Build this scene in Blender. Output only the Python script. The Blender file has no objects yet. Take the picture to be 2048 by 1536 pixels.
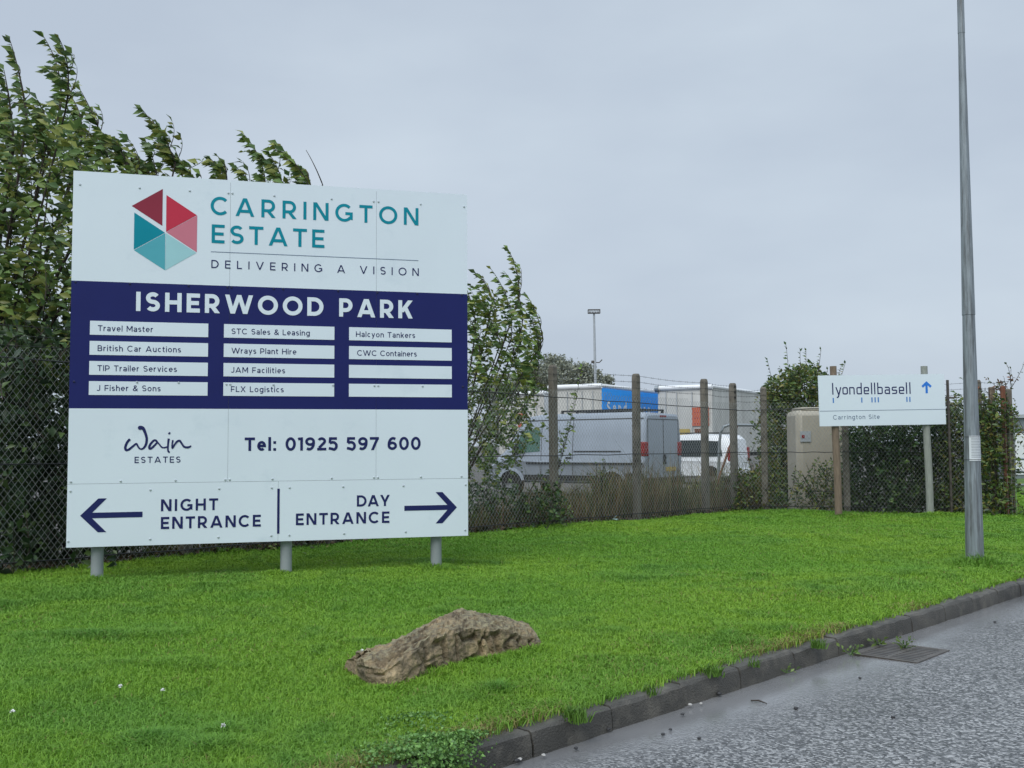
import bpy, bmesh, math, random
import numpy as np
from mathutils import Vector, Matrix
random.seed(7)
rng = np.random.default_rng(11)
R = math.radians
scene = bpy.context.scene
COL = scene.collection

# ------------------------------------------------------------------ camera
F_PX, YH, ROLL, CAM_H = 2050.0, 890.0, 0.006, 1.05
PITCH = math.atan((YH - 768) / F_PX)
cF = Vector((0, math.cos(PITCH), math.sin(PITCH)))
cU0 = Vector((0, -math.sin(PITCH), math.cos(PITCH)))
cR0 = Vector((1, 0, 0))
cR = cR0 * math.cos(ROLL) - cU0 * math.sin(ROLL)
cU = cR0 * math.sin(ROLL) + cU0 * math.cos(ROLL)
CAM = Vector((0, 0, CAM_H))
cd = bpy.data.cameras.new('camera')
cam = bpy.data.objects.new('camera', cd)
COL.objects.link(cam)
cd.sensor_width = 36
cd.lens = 36 * F_PX / 2048
cd.clip_start = 0.1
cd.clip_end = 3000
cam.matrix_world = Matrix(((cR.x, cU.x, -cF.x, 0), (cR.y, cU.y, -cF.y, 0), (cR.z, cU.z, -cF.z, CAM_H), (0, 0, 0, 1)))
scene.camera = cam

# ------------------------------------------------------------------ sky, sun, exposure
SUN_EL, SUN_AZ = R(48), R(205)          # behind the camera, a little to the left; azimuth clockwise from +Y
w = bpy.data.worlds.new('World')
scene.world = w
w.use_nodes = True
nt = w.node_tree
nt.nodes.clear()
def wn(t, **k):
    n = nt.nodes.new(t)
    for a, b in k.items(): setattr(n, a, b)
    return n
sky = wn('ShaderNodeTexSky', sky_type='NISHITA', sun_disc=False, sun_elevation=SUN_EL, sun_rotation=SUN_AZ, air_density=1.0, dust_density=4.0)
tc = wn('ShaderNodeTexCoord')
mp = wn('ShaderNodeMapping')
mp.inputs['Scale'].default_value = (1.3, 1.3, 3.2)
nz = wn('ShaderNodeTexNoise')
nz.inputs['Scale'].default_value = 1.6
nz.inputs['Detail'].default_value = 5
nz.inputs['Roughness'].default_value = .5
rmp = wn('ShaderNodeValToRGB')
rmp.color_ramp.elements[0].position = .36
rmp.color_ramp.elements[0].color = (5.75, 6.65, 7.85, 1)
rmp.color_ramp.elements[1].position = .66
rmp.color_ramp.elements[1].color = (6.95, 7.95, 9.0, 1)
sep = wn('ShaderNodeSeparateXYZ')
zr = wn('ShaderNodeMapRange')
zr.inputs['From Min'].default_value = .42
zr.inputs['From Max'].default_value = 1.0
zr.inputs['To Min'].default_value = 1.0
zr.inputs['To Max'].default_value = 2.1
zr.clamp = True
mul = wn('ShaderNodeVectorMath', operation='SCALE')
mix = wn('ShaderNodeMix', data_type='RGBA')
mix.inputs['Factor'].default_value = .90
bg = wn('ShaderNodeBackground')
bg.inputs['Strength'].default_value = .08
out = wn('ShaderNodeOutputWorld')
L = nt.links.new
L(tc.outputs['Generated'], mp.inputs['Vector']); L(mp.outputs['Vector'], nz.inputs['Vector'])
L(nz.outputs['Fac'], rmp.inputs['Fac'])
L(tc.outputs['Generated'], sep.inputs[0]); L(sep.outputs['Z'], zr.inputs['Value'])
L(rmp.outputs['Color'], mul.inputs[0]); L(zr.outputs['Result'], mul.inputs['Scale'])
L(sky.outputs['Color'], mix.inputs[6]); L(mul.outputs['Vector'], mix.inputs[7])
L(mix.outputs[2], bg.inputs['Color']); L(bg.outputs['Background'], out.inputs['Surface'])
sd = bpy.data.lights.new('sun', 'SUN')
sd.energy = 1.6
sd.angle = R(40)
sd.color = (1, .985, .96)
so = bpy.data.objects.new('sun', sd)
COL.objects.link(so)
sdir = Vector((math.sin(SUN_AZ) * math.cos(SUN_EL), math.cos(SUN_AZ) * math.cos(SUN_EL), math.sin(SUN_EL)))
so.rotation_euler = sdir.to_track_quat('Z', 'Y').to_euler()
scene.view_settings.view_transform = 'Standard'
scene.view_settings.look = 'None'
scene.view_settings.exposure = 0.20
scene.view_settings.gamma = 1
scene.render.engine = 'CYCLES'
scene.cycles.max_bounces = 6

# ------------------------------------------------------------------ pixel helpers (photo pixels, 2048 x 1536)
def ray(x, y): return cF + cR * ((x - 1024) / F_PX) - cU * ((y - 768) / F_PX)
def at(x, y, Y):
    d = ray(x, y)
    return CAM + d * (Y / d.y)
def gnd(x, y, z=0.0):
    d = ray(x, y)
    return CAM + d * ((z - CAM_H) / d.z)

# ------------------------------------------------------------------ object helpers
def tag(o, label=None, cat=None, group=None, kind=None):
    if label: o['label'] = label
    if cat: o['category'] = cat
    if group: o['group'] = group
    if kind: o['kind'] = kind
    return o
def thing(name, loc, label, cat, rz=0.0, group=None):
    o = bpy.data.objects.new(name, None)
    o.empty_display_size = .2
    COL.objects.link(o)
    o.location = loc
    o.rotation_euler = (0, 0, rz)
    return tag(o, label, cat, group)
def root_loc(o):
    v = Vector((0, 0, 0))
    while o is not None:
        v = v + Vector(o.location); o = o.parent
    return v
class MB:
    def __init__(s): s.v = []; s.f = []; s.m = []
    def add(s, vs, fs, mi=0):
        b = len(s.v)
        s.v += [tuple(p) for p in vs]
        for f in fs: s.f.append(tuple(b + i for i in f)); s.m.append(mi)
        return s
    def box(s, c, d, M=None, mi=0):
        x, y, z = d[0] / 2, d[1] / 2, d[2] / 2
        P = [Vector((sx * x, sy * y, sz * z)) for sz in (-1, 1) for sy in (-1, 1) for sx in (-1, 1)]
        c = Vector(c)
        P = [c + (M @ p if M else p) for p in P]
        return s.add(P, [(0, 2, 3, 1), (4, 5, 7, 6), (0, 1, 5, 4), (2, 6, 7, 3), (0, 4, 6, 2), (1, 3, 7, 5)], mi)
    def bbox(s, a, b, mi=0):
        return s.box([(p + q) / 2 for p, q in zip(a, b)], [abs(q - p) for p, q in zip(a, b)], None, mi)
    def tube(s, pts, r, n=6, cap=True, mi=0):
        pts = [Vector(p) for p in pts]
        if not isinstance(r, (list, tuple)): r = [r] * len(pts)
        rings = []
        up = Vector((.31, .17, .93)).normalized()
        for i, p in enumerate(pts):
            d = (pts[min(i + 1, len(pts) - 1)] - pts[max(i - 1, 0)])
            d = d.normalized() if d.length > 1e-9 else Vector((0, 0, 1))
            a = d.cross(up)
            if a.length < .05: a = d.cross(Vector((1, 0, 0)))
            a.normalize(); b = d.cross(a)
            rings.append([p + (a * math.cos(2 * math.pi * k / n) + b * math.sin(2 * math.pi * k / n)) * r[i] for k in range(n)])
        vs = [q for g in rings for q in g]
        fs = []
        for i in range(len(pts) - 1):
            for k in range(n):
                k2 = (k + 1) % n
                fs.append((i * n + k, i * n + k2, (i + 1) * n + k2, (i + 1) * n + k))
        if cap: fs += [tuple(range(n))[::-1], tuple((len(pts) - 1) * n + k for k in range(n))]
        return s.add(vs, fs, mi)
    def prism(s, pts2, fr, depth, mi=0):
        """pts2: outline; fr(a,b,c)->point; c from 0 to depth"""
        n = len(pts2)
        vs = [fr(a, b, 0) for a, b in pts2] + [fr(a, b, depth) for a, b in pts2]
        fs = [tuple(range(n)), tuple(range(2 * n - 1, n - 1, -1))] + [(i, i + n, (i + 1) % n + n, (i + 1) % n) for i in range(n)]
        return s.add(vs, fs, mi)
    def lathe(s, prof, c, axis='z', n=20, mi=0):
        vs = []
        for r, h in prof:
            for k in range(n):
                a = 2 * math.pi * k / n
                p = (r * math.cos(a), r * math.sin(a), h) if axis == 'z' else (r * math.cos(a), h, r * math.sin(a))
                vs.append(Vector(c) + Vector(p))
        fs = []
        for i in range(len(prof) - 1):
            for k in range(n):
                fs.append((i * n + k, i * n + (k + 1) % n, (i + 1) * n + (k + 1) % n, (i + 1) * n + k))
        return s.add(vs, fs, mi)
    def build(s, name, mats, parent=None, world=True, smooth=35, bevel=0, label=None):
        me = bpy.data.meshes.new(name)
        off = root_loc(parent) if (parent is not None and world) else Vector((0, 0, 0))
        me.from_pydata([tuple(Vector(p) - off) for p in s.v], [], s.f)
        if not isinstance(mats, (list, tuple)): mats = [mats]
        for m in mats: me.materials.append(m)
        me.polygons.foreach_set('material_index', s.m)
        finish(me, smooth)
        o = bpy.data.objects.new(name, me)
        COL.objects.link(o)
        if parent is not None: o.parent = parent
        if bevel:
            b = o.modifiers.new('bevel', 'BEVEL'); b.width = bevel; b.segments = 2; b.limit_method = 'ANGLE'; b.angle_limit = R(40)
        if label: o['label'] = label
        return o
def finish(me, smooth=35):
    bm = bmesh.new(); bm.from_mesh(me)
    bmesh.ops.recalc_face_normals(bm, faces=bm.faces)
    if smooth:
        for f in bm.faces: f.smooth = True
        lim = R(smooth)
        for e in bm.edges:
            if len(e.link_faces) == 2 and e.calc_face_angle(0) > lim: e.smooth = False
    bm.to_mesh(me); bm.free()
def np_mesh(name, V, tris_or_quads, mat, parent=None, tint=None, smooth=False):
    """V (n,3) world, faces (m,k) int array; tint (n,3) point colour"""
    me = bpy.data.meshes.new(name)
    off = np.array(root_loc(parent)) if parent is not None else np.zeros(3)
    V = np.asarray(V, dtype=np.float32) - off.astype(np.float32)
    n = len(V)
    me.vertices.add(n); me.vertices.foreach_set('co', V.ravel())
    F = tris_or_quads if isinstance(tris_or_quads, list) else [tris_or_quads]
    tot = sum(f.size for f in F); cnt = sum(len(f) for f in F)
    me.loops.add(tot); me.polygons.add(cnt)
    me.loops.foreach_set('vertex_index', np.concatenate([f.ravel() for f in F]).astype(np.int32))
    st = []; base = 0
    for f in F:
        st.append(base + np.arange(len(f)) * f.shape[1]); base += f.size
    me.polygons.foreach_set('loop_start', np.concatenate(st).astype(np.int32))
    me.update(calc_edges=True)
    if tint is not None:
        ca = me.color_attributes.new('tint', 'FLOAT_COLOR', 'POINT')
        ca.data.foreach_set('color', np.concatenate([tint, np.ones((n, 1))], 1).astype(np.float32).ravel())
    if smooth: me.polygons.foreach_set('use_smooth', np.ones(cnt, dtype=bool))
    me.materials.append(mat)
    me.validate()
    o = bpy.data.objects.new(name, me)
    COL.objects.link(o)
    if parent is not None: o.parent = parent
    return o
def lat(x, y, sc, seed=0):
    """smooth value noise 0..1"""
    x = np.asarray(x, float) * sc; y = np.asarray(y, float) * sc
    xi = np.floor(x).astype(int); yi = np.floor(y).astype(int)
    fx = x - xi; fy = y - yi
    fx = fx * fx * (3 - 2 * fx); fy = fy * fy * (3 - 2 * fy)
    def h(i, j):
        q = np.sin(i * 127.1 + j * 311.7 + seed * 74.7) * 43758.5453
        return q - np.floor(q)
    return (h(xi, yi) * (1 - fx) + h(xi + 1, yi) * fx) * (1 - fy) + (h(xi, yi + 1) * (1 - fx) + h(xi + 1, yi + 1) * fx) * fy

# ------------------------------------------------------------------ materials
def mat(name, col, rough=.6, var=.12, scale=4.0, bump=0.0, bscale=60.0, metal=0.0, stretch=None, spec=.5, dirt=None):
    m = bpy.data.materials.new(name); m.use_nodes = True
    t = m.node_tree; b = t.nodes['Principled BSDF']
    b.inputs['Roughness'].default_value = rough; b.inputs['Metallic'].default_value = metal
    b.inputs['Specular IOR Level'].default_value = spec
    co = t.nodes.new('ShaderNodeTexCoord'); mpn = t.nodes.new('ShaderNodeMapping')
    if stretch: mpn.inputs['Scale'].default_value = stretch
    t.links.new(co.outputs['Object'], mpn.inputs['Vector'])
    n = t.nodes.new('ShaderNodeTexNoise'); n.inputs['Scale'].default_value = scale; n.inputs['Detail'].default_value = 6
    t.links.new(mpn.outputs['Vector'], n.inputs['Vector'])
    r = t.nodes.new('ShaderNodeValToRGB')
    r.color_ramp.elements[0].position = .3; r.color_ramp.elements[1].position = .7
    lo = [max(0, c * (1 - var)) for c in col]; hi = [min(1, c * (1 + var)) for c in col]
    r.color_ramp.elements[0].color = (*lo, 1); r.color_ramp.elements[1].color = (*hi, 1)
    t.links.new(n.outputs['Fac'], r.inputs['Fac'])
    last = r.outputs['Color']
    if dirt:
        dcol, dsc, lo_, hi_ = dirt
        n3 = t.nodes.new('ShaderNodeTexNoise'); n3.inputs['Scale'].default_value = dsc; n3.inputs['Detail'].default_value = 8; n3.inputs['Roughness'].default_value = .65
        t.links.new(mpn.outputs['Vector'], n3.inputs['Vector'])
        mr = t.nodes.new('ShaderNodeMapRange'); mr.inputs['From Min'].default_value = lo_; mr.inputs['From Max'].default_value = hi_
        t.links.new(n3.outputs['Fac'], mr.inputs['Value'])
        mx = t.nodes.new('ShaderNodeMix'); mx.data_type = 'RGBA'
        t.links.new(mr.outputs['Result'], mx.inputs['Factor']); t.links.new(last, mx.inputs[6]); mx.inputs[7].default_value = (*dcol, 1)
        last = mx.outputs[2]
    t.links.new(last, b.inputs['Base Color'])
    if bump:
        n2 = t.nodes.new('ShaderNodeTexNoise'); n2.inputs['Scale'].default_value = bscale; n2.inputs['Detail'].default_value = 5
        t.links.new(mpn.outputs['Vector'], n2.inputs['Vector'])
        bp = t.nodes.new('ShaderNodeBump'); bp.inputs['Strength'].default_value = bump; bp.inputs['Distance'].default_value = .01
        t.links.new(n2.outputs['Fac'], bp.inputs['Height']); t.links.new(bp.outputs['Normal'], b.inputs['Normal'])
    return m
def leaf_mat(name, rough=.45, trans=.3, under=(1.0, 1.0, 1.0), spec=.4):
    """colour from the per-leaf tint; the underside of the leaf may be paler"""
    m = bpy.data.materials.new(name); m.use_nodes = True
    t = m.node_tree; b = t.nodes['Principled BSDF']; o = t.nodes['Material Output']
    a = t.nodes.new('ShaderNodeVertexColor'); a.layer_name = 'tint'
    g = t.nodes.new('ShaderNodeNewGeometry')
    ml = t.nodes.new('ShaderNodeMix'); ml.data_type = 'RGBA'; ml.blend_type = 'MULTIPLY'; ml.inputs['Factor'].default_value = 1
    t.links.new(a.outputs['Color'], ml.inputs[6]); ml.inputs[7].default_value = (*under, 1)
    mx = t.nodes.new('ShaderNodeMix'); mx.data_type = 'RGBA'
    t.links.new(g.outputs['Backfacing'], mx.inputs['Factor']); t.links.new(a.outputs['Color'], mx.inputs[6]); t.links.new(ml.outputs[2], mx.inputs[7])
    b.inputs['Roughness'].default_value = rough; b.inputs['Specular IOR Level'].default_value = spec
    t.links.new(mx.outputs[2], b.inputs['Base Color'])
    tr = t.nodes.new('ShaderNodeBsdfTranslucent')
    t.links.new(mx.outputs[2], tr.inputs['Color'])
    ms = t.nodes.new('ShaderNodeMixShader'); ms.inputs[0].default_value = trans
    t.links.new(b.outputs[0], ms.inputs[1]); t.links.new(tr.outputs[0], ms.inputs[2]); t.links.new(ms.outputs[0], o.inputs['Surface'])
    return m
M = {}
M['sign_white'] = mat('sign white aluminium', (.70, .785, .85), .30, .025, 1.2, 0, dirt=((.58, .68, .75), 2.2, .58, .80))
M['sign_blue'] = mat('sign navy vinyl', (.011, .016, .115), .30, .06, 3, 0, spec=.25, dirt=((.04, .05, .15), 3.0, .66, .85))
M['navy'] = mat('navy lettering', (.016, .022, .105), .4, .05, spec=.2)
M['teal'] = mat('teal lettering', (.0, .24, .32), .4, .05, spec=.2)
M['teal_mid'] = mat('mid teal vinyl', (.085, .38, .45), .4, .04, spec=.2)
M['teal_light'] = mat('light teal vinyl', (.33, .60, .64), .4, .04)
M['red'] = mat('red vinyl', (.52, .035, .07), .4, .05, spec=.2)
M['dark_red'] = mat('dark red vinyl', (.26, .03, .055), .4, .05, spec=.2)
M['pink'] = mat('pink vinyl', (.58, .19, .25), .4, .04, spec=.2)
M['rule'] = mat('slate rule', (.10, .15, .24), .4, .05)
M['bolt'] = mat('steel bolt', (.50, .55, .58), .4, .1, 30, 0, metal=.6)
M['bolt_dark'] = mat('dark blue bolt cap', (.012, .014, .06), .35, .1)
M['post_grey'] = mat('grey painted steel post', (.27, .30, .31), .45, .10, 5, .1, 80)
M['galv'] = mat('weathered galvanised steel', (.23, .265, .285), .5, .25, 9, .12, 50, .3, (7, 7, .5), dirt=((.115, .123, .127), 5, .48, .66))
M['galv2'] = mat('galvanised steel', (.24, .27, .29), .45, .15, 10, .05, 60, .5)
M['concrete'] = mat('old concrete', (.150, .136, .112), .9, .22, 7, .5, 90, dirt=((.05, .045, .038), 9, .52, .7))
M['kerb'] = mat('wet kerb concrete', (.068, .064, .055), .6, .45, 2.2, .8, 130, dirt=((.125, .115, .095), 9, .48, .70))
M['wire'] = mat('galvanised chain link wire', (.32, .345, .34), .5, .12, 20, 0, metal=.2)
M['wire_dark'] = mat('dark line wire', (.02, .022, .024), .5, .1)
M['wood'] = mat('weathered wooden post', (.19, .145, .105), .85, .28, 14, .4, 60, 0, (8, 8, .6))
M['wood_grey'] = mat('grey green wooden post', (.27, .29, .26), .8, .22, 14, .4, 60, 0, (8, 8, .6))
M['bark'] = mat('bark', (.045, .036, .028), .9, .3, 20, .5, 40)
M['paper'] = mat('laminated paper', (.62, .66, .68), .3, .05)
M['print'] = mat('grey print', (.25, .28, .30), .5, .05)
M['iron'] = mat('cast iron', (.080, .070, .060), .45, .35, 12, .4, 90, .1)
M['rust'] = mat('rusty steel', (.14, .055, .03), .85, .4, 14, .4, 60)
M['silver'] = mat('silver car paint', (.35, .395, .45), .3, .05, 2, 0, metal=.35)
M['white_paint'] = mat('white car paint', (.72, .75, .77), .3, .04)
M['glass'] = mat('dark vehicle glass', (.012, .018, .02), .08, .1)
M['glass_green'] = mat('tinted green glass', (.055, .13, .10), .1, .1)
M['black_plastic'] = mat('black plastic', (.02, .021, .024), .5, .1)
M['tyre'] = mat('tyre rubber', (.014, .014, .015), .85, .2)
M['alloy'] = mat('wheel steel', (.28, .29, .30), .4, .1, metal=.6)
M['red_lamp'] = mat('red lamp lens', (.22, .008, .012), .25, .1)
M['grey_line'] = mat('door gap shadow grey', (.06, .065, .07), .6, .1)
M['trailer_white'] = mat('white trailer roof', (.74, .76, .77), .4, .05)
M['trailer_grey'] = mat('dirty white trailer door', (.55, .55, .52), .6, .1, 2, 0, dirt=((.40, .39, .36), 1.5, .5, .75), stretch=(1, 1, .3))
M['trailer_blue'] = mat('bright blue curtain', (.0, .33, .95), .5, .06, 3)
M['orange'] = mat('orange placard', (.52, .115, .055), .5, .08)
M['yellow'] = mat('yellow plate', (.45, .34, .09), .5, .08)
M['cream'] = mat('cream cabinet', (.35, .325, .265), .55, .10, 3, 0, dirt=((.3, .27, .21), 3, .55, .8))
M['steel_light'] = mat('light steel', (.42, .45, .47), .4, .1, metal=.3)
M['yard'] = mat('yard hardstanding', (.09, .085, .08), .85, .3, .6, .3, 20)
M['soil'] = mat('grassy soil', (.065, .13, .014), .95, .45, 2.5, .4, 40, dirt=((.05, .045, .02), 3, .60, .80))
M['leaf'] = leaf_mat('tree leaf', .38, .28, (1.45, 1.45, 1.6))
M['grass'] = leaf_mat('grass blade', .5, .3, (1, 1, 1), .25)
M['dry'] = leaf_mat('dry stems', .7, .2, (1, 1, 1), .1)
M['white_petal'] = mat('white petals', (.8, .8, .78), .7, .05)
M['stem_green'] = mat('green stem', (.06, .13, .02), .6, .1)

def asphalt():
    m = bpy.data.materials.new('wet chipped asphalt'); m.use_nodes = True
    t = m.node_tree; b = t.nodes['Principled BSDF']
    N = t.nodes.new; K = t.links.new
    co = N('ShaderNodeTexCoord')
    v = N('ShaderNodeTexVoronoi'); v.inputs['Scale'].default_value = 92; v.feature = 'F1'; v.inputs['Randomness'].default_value = 1
    K(co.outputs['Object'], v.inputs['Vector'])
    v2 = N('ShaderNodeTexNoise'); v2.inputs['Scale'].default_value = 150; v2.inputs['Detail'].default_value = 4
    K(co.outputs['Object'], v2.inputs['Vector'])
    big = N('ShaderNodeTexNoise'); big.inputs['Scale'].default_value = 1.1; big.inputs['Detail'].default_value = 5
    K(co.outputs['Object'], big.inputs['Vector'])
    at_ = N('ShaderNodeAttribute'); at_.attribute_name = 'edge'      # 1 at the kerb, 0 on the open road
    # stones: per cell value
    cr = N('ShaderNodeValToRGB')
    e = cr.color_ramp.elements
    e[0].position = .0; e[0].color = (.034, .036, .040, 1); e[1].position = 1; e[1].color = (.38, .382, .385, 1)
    x = cr.color_ramp.elements.new(.5); x.color = (.115, .118, .122, 1)
    sepc = N('ShaderNodeSeparateColor'); K(v.outputs['Color'], sepc.inputs[0]); K(sepc.outputs[0], cr.inputs['Fac'])
    sm = N('ShaderNodeMix'); sm.data_type = 'RGBA'; K(at_.outputs['Fac'], sm.inputs['Factor']); K(cr.outputs['Color'], sm.inputs[6]); sm.inputs[7].default_value = (.185, .186, .19, 1)  # sky sheen of the wet film put into the base colour near the kerb
    bm_ = N('ShaderNodeMapRange'); bm_.inputs['From Min'].default_value = .3; bm_.inputs['From Max'].default_value = .7; bm_.inputs['To Min'].default_value = .8; bm_.inputs['To Max'].default_value = 1.2
    K(big.outputs['Fac'], bm_.inputs['Value'])
    sc_ = N('ShaderNodeVectorMath'); sc_.operation = 'SCALE'; K(sm.outputs[2], sc_.inputs[0]); K(bm_.outputs['Result'], sc_.inputs['Scale'])
    K(sc_.outputs['Vector'], b.inputs['Base Color'])
    rr = N('ShaderNodeMapRange'); rr.inputs['To Min'].default_value = .20; rr.inputs['To Max'].default_value = .10
    K(at_.outputs['Fac'], rr.inputs['Value']); K(rr.outputs['Result'], b.inputs['Roughness'])
    # relief of the chippings, filled by water near the kerb
    inv = N('ShaderNodeMath'); inv.operation = 'SUBTRACT'; inv.inputs[0].default_value = 1; K(v.outputs['Distance'], inv.inputs[1])
    ad = N('ShaderNodeMath'); ad.operation = 'MULTIPLY_ADD'; ad.inputs[1].default_value = .4; K(v2.outputs['Fac'], ad.inputs[0]); K(inv.outputs[0], ad.inputs[2])
    bs = N('ShaderNodeMapRange'); bs.inputs['To Min'].default_value = 1.0; bs.inputs['To Max'].default_value = .1; K(at_.outputs['Fac'], bs.inputs['Value'])
    bp = N('ShaderNodeBump'); bp.inputs['Distance'].default_value = .0042
    K(bs.outputs['Result'], bp.inputs['Strength']); K(ad.outputs[0], bp.inputs['Height']); K(bp.outputs['Normal'], b.inputs['Normal'])
    return m
M['asphalt'] = asphalt()
def boulder_mat():
    m = bpy.data.materials.new('mossy sandstone'); m.use_nodes = True
    t = m.node_tree; b = t.nodes['Principled BSDF']; N = t.nodes.new; K = t.links.new
    b.inputs['Roughness'].default_value = .85
    co = N('ShaderNodeTexCoord')
    n1 = N('ShaderNodeTexNoise'); n1.inputs['Scale'].default_value = 9; n1.inputs['Detail'].default_value = 14; n1.inputs['Roughness'].default_value = .7
    K(co.outputs['Object'], n1.inputs['Vector'])
    r1 = N('ShaderNodeValToRGB'); e = r1.color_ramp.elements
    e[0].position = .30; e[0].color = (.050, .039, .025, 1); e[1].position = .66; e[1].color = (.47, .355, .20, 1)
    q = e.new(.5); q.color = (.225, .172, .105, 1)
    K(n1.outputs['Fac'], r1.inputs['Fac'])
    n2 = N('ShaderNodeTexNoise'); n2.inputs['Scale'].default_value = 3.3; n2.inputs['Detail'].default_value = 6
    K(co.outputs['Object'], n2.inputs['Vector'])
    g = N('ShaderNodeNewGeometry'); s = N('ShaderNodeSeparateXYZ'); K(g.outputs['Normal'], s.inputs[0])
    ms = N('ShaderNodeMath'); ms.operation = 'MULTIPLY_ADD'; ms.inputs[1].default_value = .55; K(s.outputs['Z'], ms.inputs[0]); K(n2.outputs['Fac'], ms.inputs[2])
    mr = N('ShaderNodeMapRange'); mr.inputs['From Min'].default_value = .72; mr.inputs['From Max'].default_value = 1.05; mr.inputs['To Max'].default_value = .7
    K(ms.outputs[0], mr.inputs['Value'])
    n3 = N('ShaderNodeTexNoise'); n3.inputs['Scale'].default_value = 48; n3.inputs['Detail'].default_value = 9
    K(co.outputs['Object'], n3.inputs['Vector'])
    r2 = N('ShaderNodeValToRGB'); e = r2.color_ramp.elements
    e[0].position = .35; e[0].color = (.065, .06, .048, 1); e[1].position = .62; e[1].color = (.30, .28, .165, 1)
    K(n3.outputs['Fac'], r2.inputs['Fac'])
    mx = N('ShaderNodeMix'); mx.data_type = 'RGBA'; K(mr.outputs['Result'], mx.inputs['Factor']); K(r1.outputs['Color'], mx.inputs[6]); K(r2.outputs['Color'], mx.inputs[7])
    K(mx.outputs[2], b.inputs['Base Color'])
    bp = N('ShaderNodeBump'); bp.inputs['Strength'].default_value = 1.0; bp.inputs['Distance'].default_value = .022
    K(n3.outputs['Fac'], bp.inputs['Height']); K(bp.outputs['Normal'], b.inputs['Normal'])
    return m
M['boulder'] = boulder_mat()

# ================================================================== SETTING
KX, KY = .593, 4.386                         # a point on the kerb line
KD = Vector((.692, .722, 0)).normalized()    # along the road
KN = Vector((-KD.y, KD.x, 0))                # towards the verge
ROAD_Z = -.085
YARD_Z = -.40
def sq(s, q, z=0.0): return Vector((KX, KY, 0)) + KD * s + KN * q + Vector((0, 0, z))
def to_sq(X, Y):
    a = X - KX; b = Y - KY
    return a * KD.x + b * KD.y, a * KN.x + b * KN.y
FA, FB, FC = Vector((-4.25, 8.57, 0)), Vector((3.46, 15.86, 0)), Vector((7.15, 14.75, 0))   # fence line corners
def fence_q(s):
    s = np.asarray(s, float)
    q1 = 6.39 - .049 * (s + .33)
    q2 = 5.87 + (s - 10.27) / (12.02 - 10.27) * (2.36 - 5.87)
    q3 = (KX + KD.x * s - .489 * (KY + KD.y * s)) / (.489 * KN.y - KN.x)
    return np.where(s < 10.27, q1, np.where(s < 12.02, q2, q3))
def smooth(a, b, x):
    t = np.clip((x - a) / (b - a), 0, 1); return t * t * (3 - 2 * t)
def verge_z(s, q):
    X = KX + KD.x * s + KN.x * q; Y = KY + KD.y * s + KN.y * q
    und = (lat(X, Y, .9, 3) - .5) * .05 * smooth(.1, .8, q)
    return und - .45 * smooth(.15, 1.3, q - fence_q(s))
# ground far and wide
g = MB().add([(-900, -300, YARD_Z), (900, -300, YARD_Z), (900, 1500, YARD_Z), (-900, 1500, YARD_Z)], [(0, 1, 2, 3)])
tag(g.build('ground', M['yard']), kind='structure')
# road, a fine strip next to the kerb carries the wet edge and its painted sky sheen
qs = [.06, 0, -.05, -.12, -.2, -.3, -.45, -.7, -1.2, -3, -9]
ss = np.arange(-16, 62, .25)
me = bpy.data.meshes.new('road')
V = []; E = []
for s_ in ss:
    for q_ in qs:
        V.append(sq(s_, q_, ROAD_Z + (-.012 * math.exp(q_ * 5) if q_ < 0 else -.012)))
        wob = (lat(np.array(s_), np.array(0.), 1.4, 5) - .5) * .25
        E.append(float(1 - smooth(.08, .50, -q_ + wob)))
n = len(qs)
Fc = [(i * n + j, i * n + j + 1, (i + 1) * n + j + 1, (i + 1) * n + j) for i in range(len(ss) - 1) for j in range(n - 1)]
me.from_pydata(V, [], Fc)
a_ = me.attributes.new('edge', 'FLOAT', 'POINT'); a_.data.foreach_set('value', E)
me.materials.append(M['asphalt'])
finish(me, 0)
o = bpy.data.objects.new('road', me); COL.objects.link(o); tag(o, kind='structure')
# kerb of short stones with open joints
kb = MB()
s_ = -14.0
k = 0
while s_ < 45:
    ln = (.50, .46, .52, .48)[k % 4]
    j1, j2 = random.uniform(-.006, .006), random.uniform(-.006, .006)
    dz = random.uniform(-.006, .004)
    prof = [(0, -.2), (.004, -.05), (.012, -.012), (.024, dz), (.125, dz + .002), (.125, -.2)]
    P = []
    NS = 6
    for i in range(NS + 1):
        f = i / NS
        ds = s_ + .006 + (ln - .012) * f
        jj = j1 * (1 - f) + j2 * f
        for a, b in prof:
            wv = random.uniform(-.004, .004) if -.1 < b else 0
            P.append(sq(ds, a + jj + wv, b + (wv if b > -.03 else 0)))
    m_ = len(prof)
    fs = [(i * m_ + a, i * m_ + a + 1, (i + 1) * m_ + a + 1, (i + 1) * m_ + a) for i in range(NS) for a in range(m_ - 1)]
    fs += [tuple(range(m_)), tuple(NS * m_ + a for a in range(m_))]
    kb.add(P, fs)
    s_ += ln; k += 1
tag(kb.build('kerb', M['kerb'], smooth=18), kind='structure')
# grass verge, one sheet that drops to the yard behind the fence
sv = np.arange(-14, 60, .2); qv = np.concatenate([np.arange(.125, 9, .15), np.arange(9, 40, 1.5)])
S, Q = np.meshgrid(sv, qv, indexing='ij')
Z = verge_z(S, Q) - .006
Z[:, 0] = -.03
X = KX + KD.x * S + KN.x * Q; Y = KY + KD.y * S + KN.y * Q
n1, n2 = S.shape
idx = np.arange(n1 * n2).reshape(n1, n2)
Fq = np.stack([idx[:-1, :-1], idx[1:, :-1], idx[1:, 1:], idx[:-1, 1:]], -1).reshape(-1, 4)
o = np_mesh('grass_verge', np.stack([X, Y, Z], -1).reshape(-1, 3), Fq, M['soil'], smooth=True)
tag(o, kind='structure')

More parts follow.
